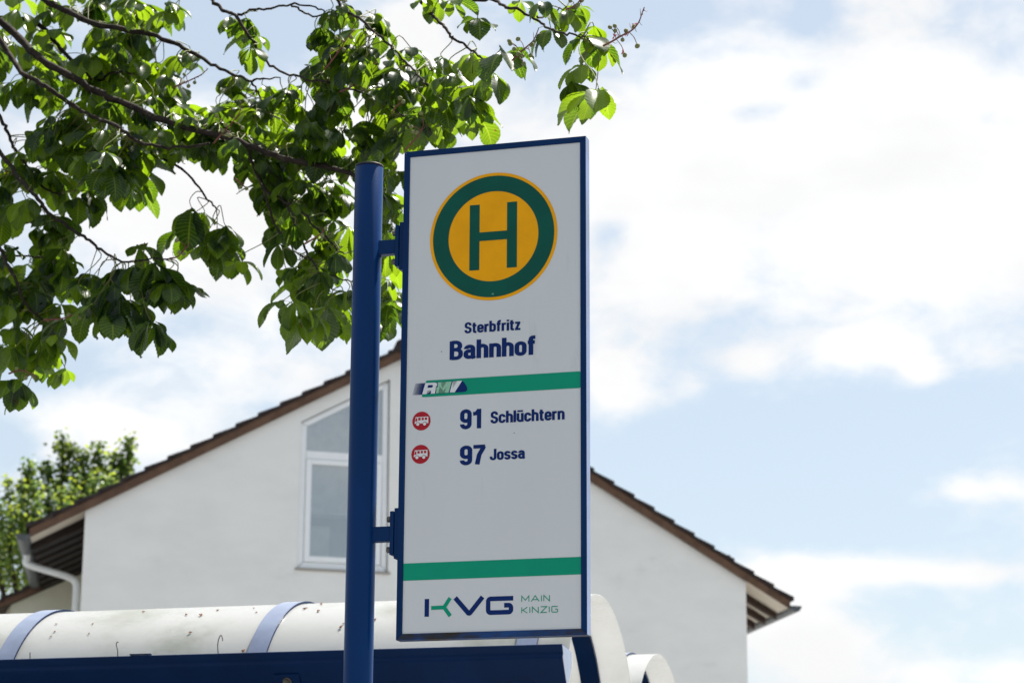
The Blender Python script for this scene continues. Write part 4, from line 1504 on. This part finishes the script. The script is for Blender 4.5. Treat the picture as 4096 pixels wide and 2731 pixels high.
for (st, fruits) in CL:
    x0_, y0_ = st[0]
    i = nearest(x0_, y0_ + 25)
    db = S3[i][1] - .22
    P = [at(x, y, db - .01 * j) for j, (x, y) in enumerate(st)]
    sm = smooth_path(P, 4)
    geos = [tube_geo(sm, list(np.linspace(.0034, .0016, len(sm))), 6)]
    for (fx, fy) in fruits:
        fp = at(fx, fy, db - .02)
        j = min(range(len(sm)), key=lambda q: np.linalg.norm(sm[q] - fp))
        geos.append(tube_geo(smooth_path([sm[j], (sm[j] + fp) / 2 + np.array([.003, 0, .004]), fp], 3), .0013, 5))
    for j in range(2, len(sm), 2):            # spent flower stubs
        dirv = RNG.normal(0, 1, 3)
        dirv /= np.linalg.norm(dirv)
        geos.append(tube_geo([sm[j], sm[j] + dirv * .012, sm[j] + dirv * .02 + np.array([0, 0, .006])], [.001, .0009, .0006], 4))
    cl_ob = solid('fruit_cluster', merge(geos), FRUIT_STALK, tree, smooth=True)
    for (fx, fy) in fruits:
        fp = at(fx, fy, db - .02)
        fo = bpy.data.objects.new('fruit', fm)
        COL.objects.link(fo)
        fo.location = fp
        r = RNG.uniform(.0068, .0085)
        fo.scale = (r, r, r * 1.08)
        fo.rotation_euler = (RNG.uniform(0, 1), RNG.uniform(0, 1), RNG.uniform(0, 3))
        fo.parent = cl_ob
# withered pink petals on the rightmost cluster
for (px_, py_) in ((1411, 84), (1437, 76), (1432, 120), (1458, 57)):
    geos = []
    c = at(px_, py_, 6.55)
    for _ in range(4):
        dv = RNG.normal(0, 1, 3)
        dv /= np.linalg.norm(dv)
        geos.append(tube_geo([c, c + dv * .006, c + dv * .011], [.0012, .0026, .0008], 5))
    solid('withered_flower', merge(geos), WITHERED, tree)


# ================================================================ TREE BEHIND THE HOUSE
def far_tree(name, base, shoots, depth, label, fill, leaf_px, count_scale=1.0):
    t = empty(name, (float(base[0]), float(base[1]), 0.0), label, 'tree', 'trees behind the house')
    geos = [tube_geo(smooth_path([np.array([base[0], base[1], 0]), np.array([base[0] + .1, base[1], 2.2]), np.array([base[0], base[1], 4.5])], 4), list(np.linspace(.26, .13, 9)), 12)]
    fork = np.array([base[0], base[1], 4.4])
    st = new_store()
    V, Fq, T = [], [], []
    cnt = 0

    def leaf(c):
        s = leaf_px * K / F * depth * RNG.uniform(.7, 1.25)
        az_ = RNG.uniform(0, 6.28)
        el0 = RNG.uniform(-1.0, .3)
        h = np.array([math.cos(az_), math.sin(az_), 0])
        add.append((c, az_, s, el0))
    add = []
    for pts in shoots:
        p3 = [at(x, y, depth + RNG.uniform(-1.2, 1.2) * (0 if j else 1)) for j, (x, y) in enumerate(pts)]
        sm = smooth_path([fork] + p3, 6)
        geos.append(tube_geo(sm, list(np.linspace(.07, .010, len(sm))), 6))
        m = len(sm)
        for j in range(6, m):
            tt = j / m
            rad_px = 30 * (1.2 - tt) + 11
            for _ in range(int(30 * count_scale)):
                off = RNG.normal(0, .45, 3) * rad_px * K / F * depth
                off[2] *= 1.1
                leaf(sm[j] + off)
    for (cx, cy, rx, ry, nn) in fill:
        for _ in range(int(nn * count_scale / 14)):
            a, r = RNG.uniform(0, 6.28), math.sqrt(RNG.random())
            c = at(cx + rx * r * math.cos(a), cy + ry * r * math.sin(a), depth + RNG.uniform(-1.5, 2.0))
            for _k in range(14):
                leaf(c + RNG.normal(0, .12, 3))
    pos = np.array([a[0] for a in add])
    haz = np.array([a[1] for a in add])
    L_ = np.array([a[2] for a in add])
    e0 = np.array([a[3] for a in add])
    n = len(add)
    add_leaflets(st, pos, haz, L_, L_ * .42, e0, e0 - RNG.uniform(.2, .9, n), RNG.uniform(.1, .4, n), RNG.normal(0, .4, n), RNG.random(n), 4, 0)
    solid('trunk', merge(geos), BARK, t, smooth=True)
    store_object('crown', st, LEAF_FAR, t)
    return t


far_tree('leafy_tree', at(120, 1700, 46), [
    [(130, 1300), (140, 1150), (145, 1060), (143, 1003)], [(150, 1300), (165, 1150), (168, 1080), (168, 1024)], [(190, 1260), (215, 1130), (225, 1070), (227, 1022)],
    [(210, 1240), (265, 1120), (288, 1060), (299, 1008)], [(180, 1200), (190, 1100), (193, 1036)], [(240, 1200), (280, 1110), (296, 1056)],
    [(90, 1300), (75, 1180), (68, 1110), (65, 1064)], [(110, 1300), (112, 1180), (110, 1100), (109, 1066)], [(60, 1300), (62, 1180), (59, 1100)],
    [(30, 1320), (25, 1200), (19, 1104)], [(215, 1220), (250, 1110), (268, 1040)], [(0, 1330), (-10, 1220), (-14, 1140)], [(-30, 1330), (-40, 1200), (-44, 1110)]],
    46, 'light green leafy tree rising behind the left roof slope', [(110, 1180, 90, 70, 1500), (60, 1290, 100, 80, 2600), (20, 1230, 60, 70, 900), (210, 1140, 70, 50, 700), (265, 1120, 35, 40, 250), (-80, 1280, 80, 90, 1400)], 12.5, .74)
